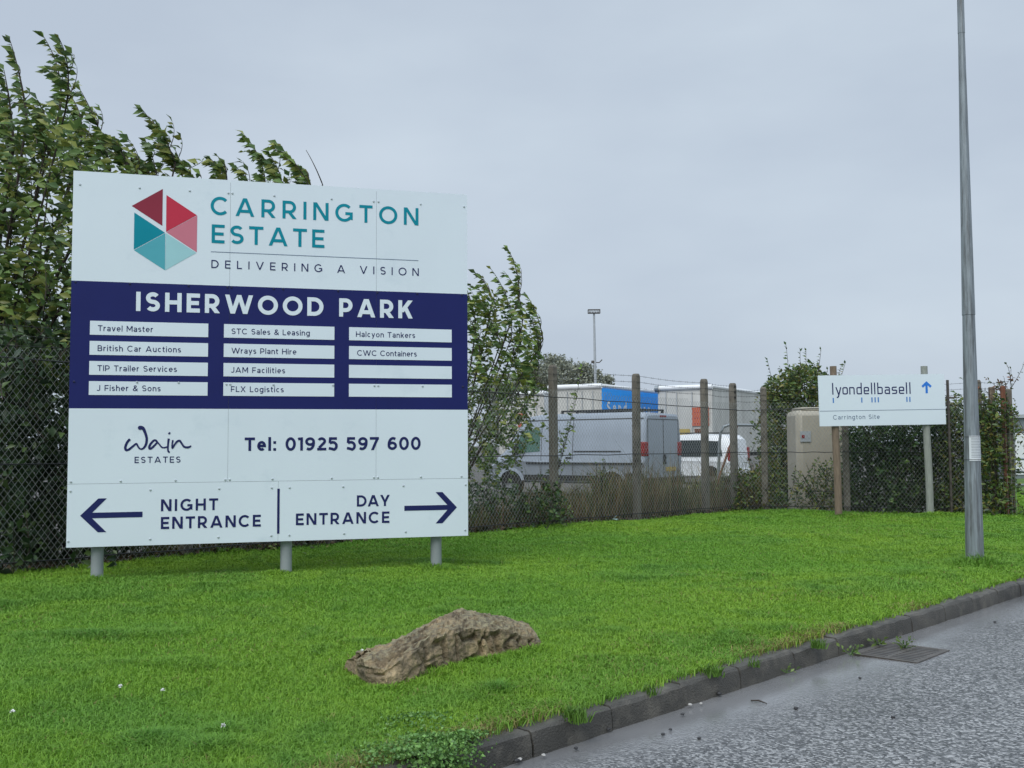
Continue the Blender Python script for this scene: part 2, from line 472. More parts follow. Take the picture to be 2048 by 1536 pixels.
# ------------------------------------------------------------------ lawn blades
def blades(P, hgt, wid, lean, col, name, m, seg2=True, dirv=None):
    n = len(P)
    a = rng.uniform(0, 2 * np.pi, n)
    dx, dy = np.cos(a), np.sin(a)
    b = a + rng.normal(0, .9, n) + np.pi / 2
    lx, ly = np.cos(b) * lean, np.sin(b) * lean
    if dirv is not None: lx = lx + dirv[0]; ly = ly + dirv[1]
    wx, wy = dx * wid / 2, dy * wid / 2
    z = np.zeros(n)
    base1 = P + np.stack([wx, wy, z - .008], 1); base2 = P - np.stack([wx, wy, z + .008], 1)
    mid = P + np.stack([lx * hgt * .35, ly * hgt * .35, hgt * .6], 1)
    m1 = mid + np.stack([wx, wy, z], 1) * .75; m2 = mid - np.stack([wx, wy, z], 1) * .75
    tip = P + np.stack([lx * hgt, ly * hgt, hgt * np.clip(1 - .25 * lean, .3, 1)], 1)
    V = np.stack([base1, base2, m2, m1, tip], 1).reshape(-1, 3)
    i = np.arange(n)[:, None] * 5
    quad = i + np.array([[0, 1, 2, 3]]); tri = i + np.array([[3, 2, 4]])
    dark = np.array([.62, .62, .62, .62, .62])      # replaced below: one colour along each blade
    T = np.repeat(col[:, None, :], 5, 1).reshape(-1, 3)
    return np_mesh(name, V, [quad, tri], m, tint=T)
def lawn():
    N = 2100000
    # distance-weighted sampling round the viewpoint, full +-44 degrees
    u = rng.uniform(0, 1, N)
    d0, d1 = 2.6, 24.0
    p = -.35                                        # pdf in r ~ r^p
    r = (d0 ** (p + 1) + u * (d1 ** (p + 1) - d0 ** (p + 1))) ** (1 / (p + 1))
    th = rng.uniform(-R(40), R(36), N)
    X = r * np.sin(th); Y = r * np.cos(th)
    s, q = to_sq(X, Y)
    fq = fence_q(s)
    ok = (q > .055) & (q < fq + .12) & (q < 14) & (s > -10)
    edge = rng.uniform(0, 1, N)
    ok &= (q > .09) | (edge < .45 * lat(s, q * 0, 2.5, 8))
    X, Y, s, q, r, fq = X[ok], Y[ok], s[ok], q[ok], r[ok], fq[ok]
    n = len(X)
    z = np.where(q < .125, 0.0, verge_z(s, q))
    big = lat(X, Y, .55, 1); med = lat(X, Y, 2.1, 2); fine = lat(X, Y, 7, 4); stripe = lat(X * .4 + Y * .1, Y, 1.1, 9)
    h = (.019 + .016 * med * fine + .006 * big) * rng.uniform(.6, 1.35, n)
    tuft = smooth(.80, .95, lat(X, Y, 2.6, 21)) * .7     # taller dark tussocks
    h = h + .032 * tuft
    for (px_, py_, rad_) in ((300, 1494, .11), (430, 1506, .09), (445, 1468, .05), (1000, 1390, .05)):
        g_ = gnd(px_, py_); k_ = np.exp(-(((X - g_.x) ** 2 + (Y - g_.y) ** 2) / rad_ ** 2)); tuft = np.maximum(tuft, k_ * 1.5); h = h + .035 * k_
    near_edge = np.exp(-((q - .1) / .10) ** 2)
    h = h + .014 * near_edge * lat(s, q, 3, 6)
    # longer grass where the mower does not reach: rock, posts, fence foot
    fe = np.exp(-(np.maximum(fq - q, 0) / .22)); h = h + .05 * fe * rng.uniform(.3, 1, n) * lat(X, Y, 3, 31)
    for (bx, by, rad, ex) in NOMOW:
        dd = np.hypot(X - bx, Y - by)
        h = h + ex * np.exp(-(dd / rad) ** 2) * rng.uniform(.4, 1.0, n)
    wid = (.0018 + .00068 * r) * rng.uniform(.7, 1.3, n)
    c1 = np.array([.155, .340, .040]); c2 = np.array([.255, .425, .042]); c3 = np.array([.112, .270, .042]); straw = np.array([.30, .27, .10])
    t = np.clip(.42 + 1.0 * (big - .5) + .5 * (med - .5) + .3 * (fine - .5) + rng.normal(0, .14, n), 0, 1)[:, None]
    col = c1 * (1 - t) + c2 * t
    bl = (smooth(.52, .78, lat(X, Y, .8, 61) * .6 + lat(X, Y, 3.3, 62) * .4) * .4)[:, None]
    col = col * (1 - bl) + np.array([.125, .30, .060]) * bl           # bluer fescue patches
    dk = (smooth(.5, .8, fine * .6 + med * .4) * .5 + tuft * .4 + .3 * smooth(.80, .95, lat(X, Y, 5.2, 63))).clip(0, .9)[:, None]
    col = col * (1 - dk) + c3 * dk
    ps = np.clip(.003 + .6 * near_edge * smooth(.45, .75, lat(s, q * 0, 1.7, 12)) + .04 * smooth(.62, .85, lat(X, Y, 1.3, 14)) + .03 * smooth(.7, .9, lat(X, Y, 6, 15)), 0, .7)
    st = (rng.uniform(0, 1, n) < ps)[:, None]
    col = np.where(st, straw * rng.uniform(.6, 1.2, (n, 1)), col)
    col = col * rng.uniform(.86, 1.14, (n, 1))
    lean = rng.uniform(.3, 1.5, n)
    P = np.stack([X, Y, z], 1)
    return blades(P, h, wid, lean, col, 'grass', M['grass'])

# boulder base points for unmown grass
NOMOW = [(3.96, 8.80, .20, .14), (-3.27, 8.02, .12, .05), (-1.94, 8.4, .12, .05), (-.62, 8.76, .12, .05), (4.78, 14.65, .2, .08), (6.0, 14.7, .2, .08)]
for px_, py_ in ((716, 1364), (745, 1382), (785, 1384), (825, 1373), (866, 1358), (908, 1347), (948, 1336), (988, 1330), (1022, 1321), (1058, 1312), (1085, 1306)):
    g_ = gnd(px_, py_); NOMOW.append((g_.x, g_.y, .06, .018 if px_ < 840 else .038))
tag(lawn(), 'short bright green mown lawn on the verge', 'grass', kind='stuff')

# ================================================================== LETTERING ENGINE
def arc(cx, cy, rx, ry, a0, a1, n=16):
    return [(cx + rx * math.cos(R(a0 + (a1 - a0) * i / n)), cy + ry * math.sin(R(a0 + (a1 - a0) * i / n))) for i in range(n + 1)]
def poly_stroke(pts, w, closed=False):
    """ribbon along a polyline; w scalar or list; returns verts, quads"""
    P = [Vector((a, b)) for a, b in pts]
    Q = [P[0]]; W = [w[0] if isinstance(w, list) else w]
    for i, p in enumerate(P[1:], 1):
        if (p - Q[-1]).length > 1e-6: Q.append(p); W.append(w[i] if isinstance(w, list) else w)
    n = len(Q); vs = []; fs = []
    for i in range(n):
        a = Q[i] - Q[i - 1] if (i > 0 or closed) else None
        b = Q[(i + 1) % n] - Q[i] if (i < n - 1 or closed) else None
        if a is None: a = b
        if b is None: b = a
        a = a.normalized(); b = b.normalized()
        na = Vector((-a.y, a.x)); nb = Vector((-b.y, b.x))
        m = na + nb
        if m.length < 1e-4: m = na
        m.normalize()
        k = 1 / max(.35, m.dot(na))
        vs += [Q[i] + m * (W[i] / 2 * k), Q[i] - m * (W[i] / 2 * k)]
    for i in range(n - 1 if not closed else n):
        j = (i + 1) % n
        fs.append((2 * i, 2 * i + 1, 2 * j + 1, 2 * j))
    return vs, fs
def dg(x0, y0, x1, y1, t):
    hw = t * math.hypot(x1 - x0, y1 - y0) / max(abs(y1 - y0), 1e-6)
    return ('D', x0, y0, x1, y1, hw)
def glyph(c, w):
    t = w / 2; T = 1 - t; x = .74; xt = x - t; xm = x / 2
    def Pl(*p): return ('P', list(p))
    if c == 'A': W = 1.0; hw = t * 1.12; return W, [dg(hw, 0, W / 2 - hw * .15, 1, t), dg(W - hw, 0, W / 2 + hw * .15, 1, t), Pl((.2, .28), (W - .2, .28))]
    if c == 'B':
        W = .74; m = .52; r1 = (T - m) / 2; r2 = (m - t) / 2
        return W, [Pl((t, 0), (t, 1)), Pl((t, T), *arc(W - .06 - t - r1, (T + m) / 2, r1, r1, 90, -90), (t, m)), Pl((t, m), *arc(W - t - r2, (m + t) / 2, r2, r2, 90, -90), (t, t))]
    if c == 'C': W = .93; return W, [Pl(*arc(.5, .5, .5 - t, .5 - t + .01, 43, 317, 26))]
    if c == 'D': W = .86; r = .5 - t; return W, [Pl((t, 0), (t, 1)), Pl((t, T), *arc(W - t - r, .5, r, r, 90, -90, 20), (t, t))]
    if c == 'E': W = .66; return W, [Pl((t, 0), (t, 1)), Pl((w, T), (W, T)), Pl((w, .5), (W - .05, .5)), Pl((w, t), (W, t))]
    if c == 'F': W = .64; return W, [Pl((t, 0), (t, 1)), Pl((w, T), (W, T)), Pl((w, .46), (W - .06, .46))]
    if c == 'G': W = .97; return W, [Pl(*arc(.5, .5, .5 - t, .5 - t + .01, 45, 318, 26), (W - t, .2), (W - t, .46), (.56, .46))]
    if c == 'H': W = .82; return W, [Pl((t, 0), (t, 1)), Pl((W - t, 0), (W - t, 1)), Pl((w, .5), (W - w, .5))]
    if c == 'I': W = w; return W, [Pl((t, 0), (t, 1))]
    if c == 'J': W = .56; return W, [Pl((W - t, 1), *arc(W - t - .23, .24, .23, .24 - t, 0, -150, 14))]
    if c == 'K': W = .82; return W, [Pl((t, 0), (t, 1)), dg(w * .8, .34, W - t * 1.4, 1, t), dg(W - t * 1.3, 0, .38, .62, t)]
    if c == 'L': W = .60; return W, [Pl((t, 0), (t, 1)), Pl((w, t), (W, t))]
    if c == 'M': W = .96; return W, [Pl((t, 0), (t, 1)), Pl((W - t, 0), (W - t, 1)), dg(t * 1.3, 1, W / 2, .25, t), dg(W - t * 1.3, 1, W / 2, .25, t)]
    if c == 'N': W = .84; return W, [Pl((t, 0), (t, 1)), Pl((W - t, 0), (W - t, 1)), dg(t * 1.25, 1, W - t * 1.25, 0, t)]
    if c == 'O': W = 1.04; return W, [('C', arc(W / 2, .5, W / 2 - t, .5 - t + .012, 0, 360, 36)[:-1])]
    if c == 'P': W = .72; m = .36; r = (T - m) / 2; return W, [Pl((t, 0), (t, 1)), Pl((t, T), *arc(W - t - r, (T + m) / 2, r, r, 90, -90), (t, m))]
    if c == 'R': W = .76; m = .38; r = (T - m) / 2; return W, [Pl((t, 0), (t, 1)), Pl((t, T), *arc(W - .03 - t - r, (T + m) / 2, r, r, 90, -90), (t, m)), dg(W - t * 1.2, 0, W - .42, m + .02, t)]
    if c == 'S':
        W = .70; r = W / 2 - t; h1 = (T - .5) / 2; h2 = (.5 - t) / 2
        return W, [Pl(*arc(W / 2, (T + .5) / 2, r * .95, h1, 32, 250, 18), *arc(W / 2, (.5 + t) / 2, r, h2, 70, -148, 18))]
    if c == 'T': W = .74; return W, [Pl((W / 2, 0), (W / 2, 1 - w)), Pl((0, T), (W, T))]
    if c == 'V': W = .96; hw = t * 1.12; return W, [dg(W / 2, 0, hw, 1, t), dg(W / 2, 0, W - hw, 1, t)]
    if c == 'W': W = 1.44; hw = t * 1.08; return W, [dg(.40, 0, hw, 1, t), dg(.40, 0, W / 2, 1, t), dg(W - .40, 0, W / 2, 1, t), dg(W - .40, 0, W - hw, 1, t)]
    if c == 'X': W = .86; hw = t * 1.2; return W, [dg(hw, 0, W - hw, 1, t), dg(W - hw, 0, hw, 1, t)]
    if c == 'Y': W = .88; hw = t * 1.2; return W, [Pl((W / 2, 0), (W / 2, .42)), dg(W / 2, .36, hw, 1, t), dg(W / 2, .36, W - hw, 1, t)]
    if c == '0': W = .76; return W, [('C', arc(W / 2, .5, W / 2 - t, .5 - t + .01, 0, 360, 32)[:-1])]
    if c == '1': W = .36; return W, [Pl((W - t, 0), (W - t, 1)), Pl((0, T - .05), (W - w, T + .01))]
    if c == '2': W = .68; return W, [Pl(*arc(W / 2 - .01, .70, W / 2 - t - .01, .30 - t, 155, -30, 18), (w * .7, w)), Pl((0, t), (W, t))]
    if c == '5': W = .70; return W, [Pl((.63, T), (.13, T), (.10, .55)), Pl((.10, .56), (.3, .615), *arc(W - t - .28, .33, .28, .285, 80, -70, 14), (.28, t + .01), (.02, .17))]
    if c == '6': W = .73; return W, [('C', arc(W / 2, .325, W / 2 - t, .325 - t, 0, 360, 26)[:-1]), Pl((.60, T - .06), (.48, T), *arc(.42, .42, .42 - t, .58 - t, 88, 185, 14))]
    if c == '7': W = .70; return W, [Pl((0, T), (W, T)), dg(.2, 0, W - t * 1.2, 1 - w * .6, t)]
    if c == '9': W = .73; return W, [('C', arc(W / 2, .675, W / 2 - t, .325 - t, 0, 360, 26)[:-1]), Pl((.13, t + .06), (.25, t), *arc(.31, .58, .42 - t, .58 - t, -88, 5, 14))]
    if c == ':': W = w * 1.1; return W, [Pl((t, .0), (t, w)), Pl((t, .52), (t, .52 + w))]
    if c == '&': W = .80; return W, [Pl((.76, 0), (.26, .60), *arc(.38, .80, .2 - t * .4, .2 - t, 200, -40, 14), (.28, .50), *arc(.31, .26, .30 - t * .8, .26 - t, 120, 300, 12), (.66, .30), (.74, .46))]
    if c == '?': W = .5; return W, [Pl(*arc(.25, .75, .2, .2, 160, -60, 12), (.25, .3)), Pl((.25, 0), (.25, w))]
    # lower case
    ro = .30
    if c == 'a': W = .58; return W, [Pl((.06, x - .14), *arc(.29, x - .22, W / 2 - t, .22 - t, 130, 0, 12), (W - t, 0)), Pl(*arc(.29, .22, .29 - t, .22 - t, 0, 360, 20))]
    if c == 'b': W = .66; return W, [Pl((t, 0), (t, 1.03)), Pl(*arc(W / 2, xm, W / 2 - t, xm - t, 0, 360, 24))]
    if c == 'c': W = .60; return W, [Pl(*arc(W / 2 + .02, xm, W / 2 - t, xm - t, 48, 312, 20))]
    if c == 'd': W = .66; return W, [Pl((W - t, 0), (W - t, 1.03)), Pl(*arc(W / 2, xm, W / 2 - t, xm - t, 0, 360, 24))]
    if c == 'e': W = .64; return W, [Pl((w * .6, xm), (W - t, xm), *arc(W / 2, xm, W / 2 - t, xm - t, 4, 312, 22))]
    if c == 'f': W = .40; return W, [Pl((.17, 0), (.17, .78), *arc(.36, .84, .19, .19 - t, 180, 90, 8)), Pl((0, x - t), (.38, x - t))]
    if c == 'g': W = .66; return W, [Pl((W - t, x), (W - t, -.02), *arc(W / 2, -.02, W / 2 - t, .26 - t, 0, -140, 12)), Pl(*arc(W / 2, xm, W / 2 - t, xm - t, 0, 360, 24))]
    if c == 'h': W = .60; return W, [Pl((t, 0), (t, 1.03)), Pl((t, .4), *arc(W / 2, .44, W / 2 - t, .30 - t, 180, 0, 14), (W - t, 0))]
    if c == 'i': W = w; return W, [Pl((t, 0), (t, x)), Pl((t, .86), (t, .86 + w * 1.1))]
    if c == 'k': W = .60; return W, [Pl((t, 0), (t, 1.03)), dg(w, .28, W - t * 1.4, x, t), dg(W - t * 1.3, 0, .28, .44, t)]
    if c == 'l': W = w; return W, [Pl((t, 0), (t, 1.03))]
    if c == 'm': W = .98; h_ = (W / 2 - t) / 2; return W, [Pl((t, 0), (t, x)), Pl((t, .4), *arc(t + h_, .46, h_, .28 - t, 180, 0, 12), (W / 2, 0)), Pl((W / 2, .4), *arc(W / 2 + h_, .46, h_, .28 - t, 180, 0, 12), (W - t, 0))]
    if c == 'n': W = .60; return W, [Pl((t, 0), (t, x)), Pl((t, .4), *arc(W / 2, .44, W / 2 - t, .30 - t, 180, 0, 14), (W - t, 0))]
    if c == 'o': W = .66; return W, [('C', arc(W / 2, xm, W / 2 - t, xm - t, 0, 360, 26)[:-1])]
    if c == 'p': W = .66; return W, [Pl((t, -.28), (t, x)), Pl(*arc(W / 2, xm, W / 2 - t, xm - t, 0, 360, 24))]
    if c == 'r': W = .40; return W, [Pl((t, 0), (t, x)), Pl((t, .4), *arc(.36, .40, .36 - t, .34 - t, 180, 90, 10))]
    if c == 's':
        W = .52; r = W / 2 - t; h1 = (x - t - xm) / 2; h2 = (xm - t) / 2
        return W, [Pl(*arc(W / 2, xm + h1, r, h1, 35, 250, 14), *arc(W / 2, t + h2, r, h2, 70, -145, 14))]
    if c == 't': W = .40; return W, [Pl((.16, .94), (.16, .2), *arc(.34, .2, .18, .2 - t, 180, 280, 10)), Pl((0, x - t), (.38, x - t))]
    if c == 'u': W = .60; return W, [Pl((W - t, 0), (W - t, x)), Pl((t, x), *arc(W / 2, .30, W / 2 - t, .30 - t, 180, 360, 14))]
    if c == 'v': W = .64; hw = t * 1.15; return W, [dg(W / 2, 0, hw, x, t), dg(W / 2, 0, W - hw, x, t)]
    if c == 'w': W = .98; hw = t * 1.1; return W, [dg(.27, 0, hw, x, t), dg(.27, 0, W / 2, x, t), dg(W - .27, 0, W / 2, x, t), dg(W - .27, 0, W - hw, x, t)]
    if c == 'y': W = .64; hw = t * 1.15; return W, [dg(W / 2, 0, hw, x, t), dg(W / 2 - .13, -.28, W - hw, x, t)]
    return .34, []
def write(mb, s, u0, base, cap, w, u1=None, ls=None, off=.002, fr=None, kern=None):
    """letters as flat vinyl on a panel: fr(u, v, out) -> point"""
    wd = [glyph(c, w)[0] if c != ' ' else .34 for c in s]
    if ls is None:
        ls = ((u1 - u0) / cap - sum(wd)) / max(1, len(s) - 1)
    u = u0
    for c, W in zip(s, wd):
        if c != ' ':
            for k, st in enumerate(glyph(c, w)[1]):
                if st[0] == 'D':
                    _, x0, y0, x1, y1, hw = st
                    vs = [(x0 - hw, y0), (x0 + hw, y0), (x1 + hw, y1), (x1 - hw, y1)]; fs = [(0, 1, 2, 3)]
                else:
                    vs, fs = poly_stroke(st[1], w, st[0] == 'C')
                mb.add([fr(u + a * cap, base + b * cap, off + .00035 * k) for a, b in vs], fs)
        u += (W + ls) * cap
    return mb
def words(s, u0, u1, cap, w):
    wd = [glyph(c, w)[0] if c != ' ' else .34 for c in s]
    ls = ((u1 - u0) / cap - sum(wd)) / max(1, len(s) - 1)
    out_ = []; u = u0; cur = None
    for c, W in zip(s, wd):
        if c == ' ': cur = None
        elif cur is None: cur = [c, u]; out_.append(cur)
        else: cur[0] += c
        u += (W + ls) * cap
    return [(a, b, ls) for a, b in out_]
def loc_fr(u, v, d): return (u, -d, v)       # panels lie in local x-z, facing -y
def flat(name, pts, m, parent, off=.002, fr=loc_fr, label=None, th=0):
    mb = MB()
    if th: mb.prism(pts, lambda a, b, c: fr(a, b, off - th + c), th)
    else: mb.add([fr(a, b, off) for a, b in pts], [tuple(range(len(pts)))])
    return mb.build(name, m, parent, world=False, smooth=0, label=label)
def lettering(s, u0, u1, base, cap, w, m, parent, off=.002, label=None, name='lettering'):
    return write(MB(), s, u0, base, cap, w, u1, off=off, fr=loc_fr).build(name, m, parent, world=False, smooth=0, label=label)

# ================================================================== BIG DIRECTORY SIGN
SW, SH = 3.18, 2.95
sign = thing('directory_sign', (-3.4455, 7.963, 0), 'big white and navy estate directory board on three grey posts', 'sign', .2717)
B0 = .2798                               # bottom of the boards above the grass
sb = bpy.data.objects.new('board', None)  # helper replaced by offset function
bpy.data.objects.remove(sb)
def sfr(u, v, d): return (u, -d, v + B0)
def sbox(mb, u0, u1, v0, v1, d0, d1, mi=0): mb.bbox((u0, -d1, v0 + B0), (u1, -d0, v1 + B0), mi)
GAP = .0009
for i, (u0, u1) in enumerate(((0, 1.195), (1.195, 2.391), (2.391, SW))):
    mb = MB()
    a = u0 + (GAP if i else 0); b = u1 - (GAP if i < 2 else 0)
    sbox(mb, a, b, 2.077, SH, -.004, 0); sbox(mb, a, b, 1.075, 2.077, -.004, 0, 1); sbox(mb, a, b, .489, 1.075, -.004, 0)
    mb.build('panel', [M['sign_white'], M['sign_blue']], sign, world=False, smooth=0)
for i, (u0, u1) in enumerate(((0, 1.594), (1.594, SW))):
    mb = MB(); sbox(mb, u0 + (GAP if i else 0), u1 - (0 if i else GAP), 0, .4868, -.004, 0)
    mb.build('panel', M['sign_white'], sign, world=False, smooth=0)
for v in (.06, .42, .62, 1.3, 2.0, 2.8):
    mb = MB(); sbox(mb, .04, SW - .04, v - .02, v + .02, -.044, -.008); mb.build('back_rail', M['galv2'], sign, world=False)
for a, b, c_, d_ in ((1.175, 1.215, .50, 2.93), (2.371, 2.411, .50, 2.93), (1.574, 1.614, .01, .46), (.01, SW - .01, .4685, .5055 - .008)):
    mb = MB(); sbox(mb, a, b, c_, d_, -.0072, -.0048); mb.build('seam_light_block', M['post_grey'], sign, world=False, smooth=0)  # strips added behind the seams to block sky light through the gaps
for u, gx in ((.215, 0), (1.665, 0), (2.92, 0)):
    mb = MB().tube([(u, .095, -.25), (u, .095, SH + B0 - .03)], .047, 20)
    mb.build('post', M['post_grey'], sign, world=False)
def sflat(name, pts, m, off=.0015, parent=sign, label=None):
    return flat(name, pts, m, parent, off, sfr, label)
def slet(s, u0, u1, base, cap, wt, m, parent=sign, off=.0018, label=None):
    for a, ua, ls in words(s, u0, u1, cap, wt):
        write(MB(), a, ua, base, cap, wt, ls=ls, off=off, fr=sfr).build('lettering', m, parent, world=False, smooth=0, label=label)
em = sflat('emblem', [(.669, 2.845), (.435, 2.693), (.669, 2.544)], M['dark_red'], label='six-sided emblem of coloured triangles')
for pts, m in (([(.697, 2.797), (.933, 2.645), (.698, 2.497)], 'red'), ([(.700, 2.495), (.936, 2.643), (.936, 2.341)], 'pink'),
               ([(.456, 2.641), (.690, 2.490), (.456, 2.342)], 'teal'), ([(.692, 2.486), (.458, 2.337), (.694, 2.185)], 'teal_mid'), ([(.696, 2.486), (.932, 2.337), (.696, 2.185)], 'teal_light')):
    sflat('facet', pts, M[m], parent=em)
slet('CARRINGTON', 1.039, 2.751, 2.656, .150, .165, M['teal'], label='teal CARRINGTON lettering')
slet('ESTATE', 1.05, 1.955, 2.424, .153, .165, M['teal'], label='teal ESTATE lettering')
sflat('rule_line', [(1.045, 2.349), (2.75, 2.349), (2.75, 2.354), (1.045, 2.354)], M['rule'])
slet('DELIVERING A VISION', 1.05, 2.754, 2.219, .066, .135, M['navy'], label='navy spaced-out tagline lettering')
slet('ISHERWOOD PARK', .480, 2.704, 1.851, .154, .215, M['sign_white'], label='bold white lettering on the navy band')
names = [['Travel Master', 'British Car Auctions', 'TIP Trailer Services', 'J Fisher & Sons'], ['STC Sales & Leasing', 'Wrays Plant Hire', 'JAM Facilities', 'FLX Logistics'], ['Halcyon Tankers', 'CWC Containers', '', '']]
ext = [[(.200, .611), (.201, .824), (.202, .795), (.199, .674)], [(1.213, 1.839), (1.214, 1.731), (1.212, 1.641), (1.213, 1.631)], [(2.22, 2.722), (2.23, 2.736), 0, 0]]
rows = [(1.654, 1.764, 1.684), (1.496, 1.605, 1.526), (1.339, 1.447, 1.369), (1.181, 1.289, 1.213)]
cols = [(.142, 1.032), (1.154, 2.041), (2.163, 3.04)]
for i in range(3):
    for j in range(4):
        mb = MB(); sbox(mb, cols[i][0], cols[i][1], rows[j][0], rows[j][1], .0004, .0022)
        pl = mb.build('name_plate', M['sign_white'], sign, world=False, smooth=0)
        if names[i][j]:
            slet(names[i][j], *ext[i][j], rows[j][2], .046, .14, M['navy'], pl, .0034)
# handwritten mark and small capitals under it
def ribbon(pts, wid, k=0):
    # smooth through the traced points
    P = [Vector(p) for p in pts]; out = []; wo = []
    for i in range(len(P) - 1):
        p0, p1, p2, p3 = P[max(i - 1, 0)], P[i], P[i + 1], P[min(i + 2, len(P) - 1)]
        for j in range(5):
            t = j / 5
            out.append(.5 * ((2 * p1) + (p2 - p0) * t + (2 * p0 - 5 * p1 + 4 * p2 - p3) * t * t + (3 * p1 - p0 - 3 * p2 + p3) * t ** 3)); wo.append(wid[i] * (1 - t) + wid[i + 1] * t)
    out.append(P[-1]); wo.append(wid[-1])
    vs, fs = poly_stroke([(p.x, p.y) for p in out], wo)
    return [sfr(a, b, .0018 + .0003 * k) for a, b in vs], fs
mb = MB()
Wp = [(.445, .829), (.428, .805), (.417, .77), (.423, .749), (.443, .753), (.472, .777), (.498, .797), (.511, .776), (.528, .757), (.551, .762), (.570, .793), (.575, .839), (.563, .884), (.546, .919), (.526, .926)]
mb.add(*ribbon(Wp, [.018, .019, .019, .018, .018, .017, .015, .013, .013, .016, .019, .019, .021, .026, .032], 0))
mb.add(*ribbon([(.654, .81), (.642, .824), (.626, .821), (.603, .793), (.595, .769), (.603, .758), (.623, .772), (.657, .81)], [.015, .016, .016, .017, .018, .017, .017, .014], 1))
mb.add(*ribbon([(.654, .812), (.669, .793), (.689, .77), (.709, .766), (.734, .775)], [.012, .011, .012, .012, .010], 2))
mb.add(*ribbon([(.740, .838), (.736, .793), (.735, .751), (.741, .733), (.749, .732)], [.017, .014, .013, .014, .016], 3))
mb.add(*ribbon([(.739, .884), (.750, .876)], [.018, .018], 4))
mb.add(*ribbon([(.772, .826), (.767, .792), (.769, .764), (.785, .789), (.805, .815), (.824, .82), (.837, .802), (.856, .774), (.879, .767), (.899, .771), (.911, .781)], [.013, .012, .014, .014, .016, .016, .014, .015, .017, .015, .008], 5))
for (a, b, r_) in ((.445, .829, .010), (.524, .924, .0165)):
    mb.add([sfr(a + r_ * math.cos(k * .5236), b + r_ * math.sin(k * .5236), .0038) for k in range(12)], [tuple(range(12))])
mb.build('lettering', M['navy'], sign, world=False, smooth=0, label='navy handwritten style wordmark')
slet('ESTATES', .487, .832, .6465, .049, .15, M['navy'])
slet('Tel: 01925 597 600', 1.325, 2.769, .735, .109, .20, M['navy'], label='bold navy telephone line')
slet('NIGHT', .689, 1.123, .264, .094, .19, M['navy']); slet('ENTRANCE', .690, 1.457, .124, .095, .19, M['navy'])
slet('DAY', 2.232, 2.507, .267, .093, .19, M['navy']); slet('ENTRANCE', 1.736, 2.504, .1265, .095, .19, M['navy'])
sflat('divider_bar', [(1.586, .062), (1.605, .062), (1.605, .427), (1.586, .427)], M['navy'], .0025)
def arrow(pts, label):
    v = [sfr(a, b, .0018) for a, b in pts]
    # tip, top-inner, top-outer, inner top, shaft end top, shaft end bottom, inner bottom, bottom-outer, bottom-inner
    MB().add(v, [(0, 1, 2, 3), (0, 3, 4, 5, 6), (0, 6, 7, 8)]).build('arrow', M['navy'], sign, world=False, smooth=0, label=label)
arrow([(.096, .243), (.226, .374), (.288, .374), (.183, .2645), (.552, .2645), (.552, .2215), (.183, .2215), (.288, .112), (.226, .112)], 'navy arrow pointing left')
arrow([(3.082, .243), (2.956, .375), (2.897, .375), (2.999, .265), (2.63, .265), (2.63, .223), (2.999, .223), (2.897, .111), (2.956, .111)], 'navy arrow pointing right')
bolts = [(u, 2.842, 0) for u in (.049, .492, .875, 1.177, 1.209, 1.544, 2.012, 2.367, 2.407, 2.771, 3.153)]
bolts += [(u, 2.066, 1) for u in (.030, .430, .875, 1.177, 1.209, 1.544, 1.62, 2.07, 2.40, 2.74, 3.13)]
bolts += [(u, 1.284 if u < 1 else 1.274, 0 if .2 < u < 3.05 else 1) for u in (.034, .496, .81, 1.178, 1.208, 1.549, 2.031, 2.376, 2.408, 2.786, 3.137)]
bolts += [(u, .505, 0) for u in (.025, .387, .796, 1.177, 1.211, 1.547, 2.024, 2.374, 2.407, 2.771, 3.123)]
bolts += [(u, .433, 0) for u in (.024, .608, 1.13, 1.542, 1.684, 2.119, 2.622, 3.159)]
bolts += [(u, .047, 0) for u in (.014, .612, 1.128, 1.541, 1.684, 2.128, 2.641, 3.154)]
proto = {}
for u, v, d in bolts:
    if d not in proto:
        b = MB().lathe([(.0085, 0), (.0085, .003), (.006, .0055), (0.0002, .006)], (0, 0, 0), 'y', 12)
        b.v = [(x, -y, z) for x, y, z in b.v]
        ob = b.build('bolt', M['bolt_dark'] if d else M['bolt'], sign, world=False); proto[d] = ob
    else:
        ob = proto[d].copy(); COL.objects.link(ob); ob.parent = sign
    ob.location = (u, -.0003 if v != 1.284 and v != 1.274 else -.0024, v + B0)

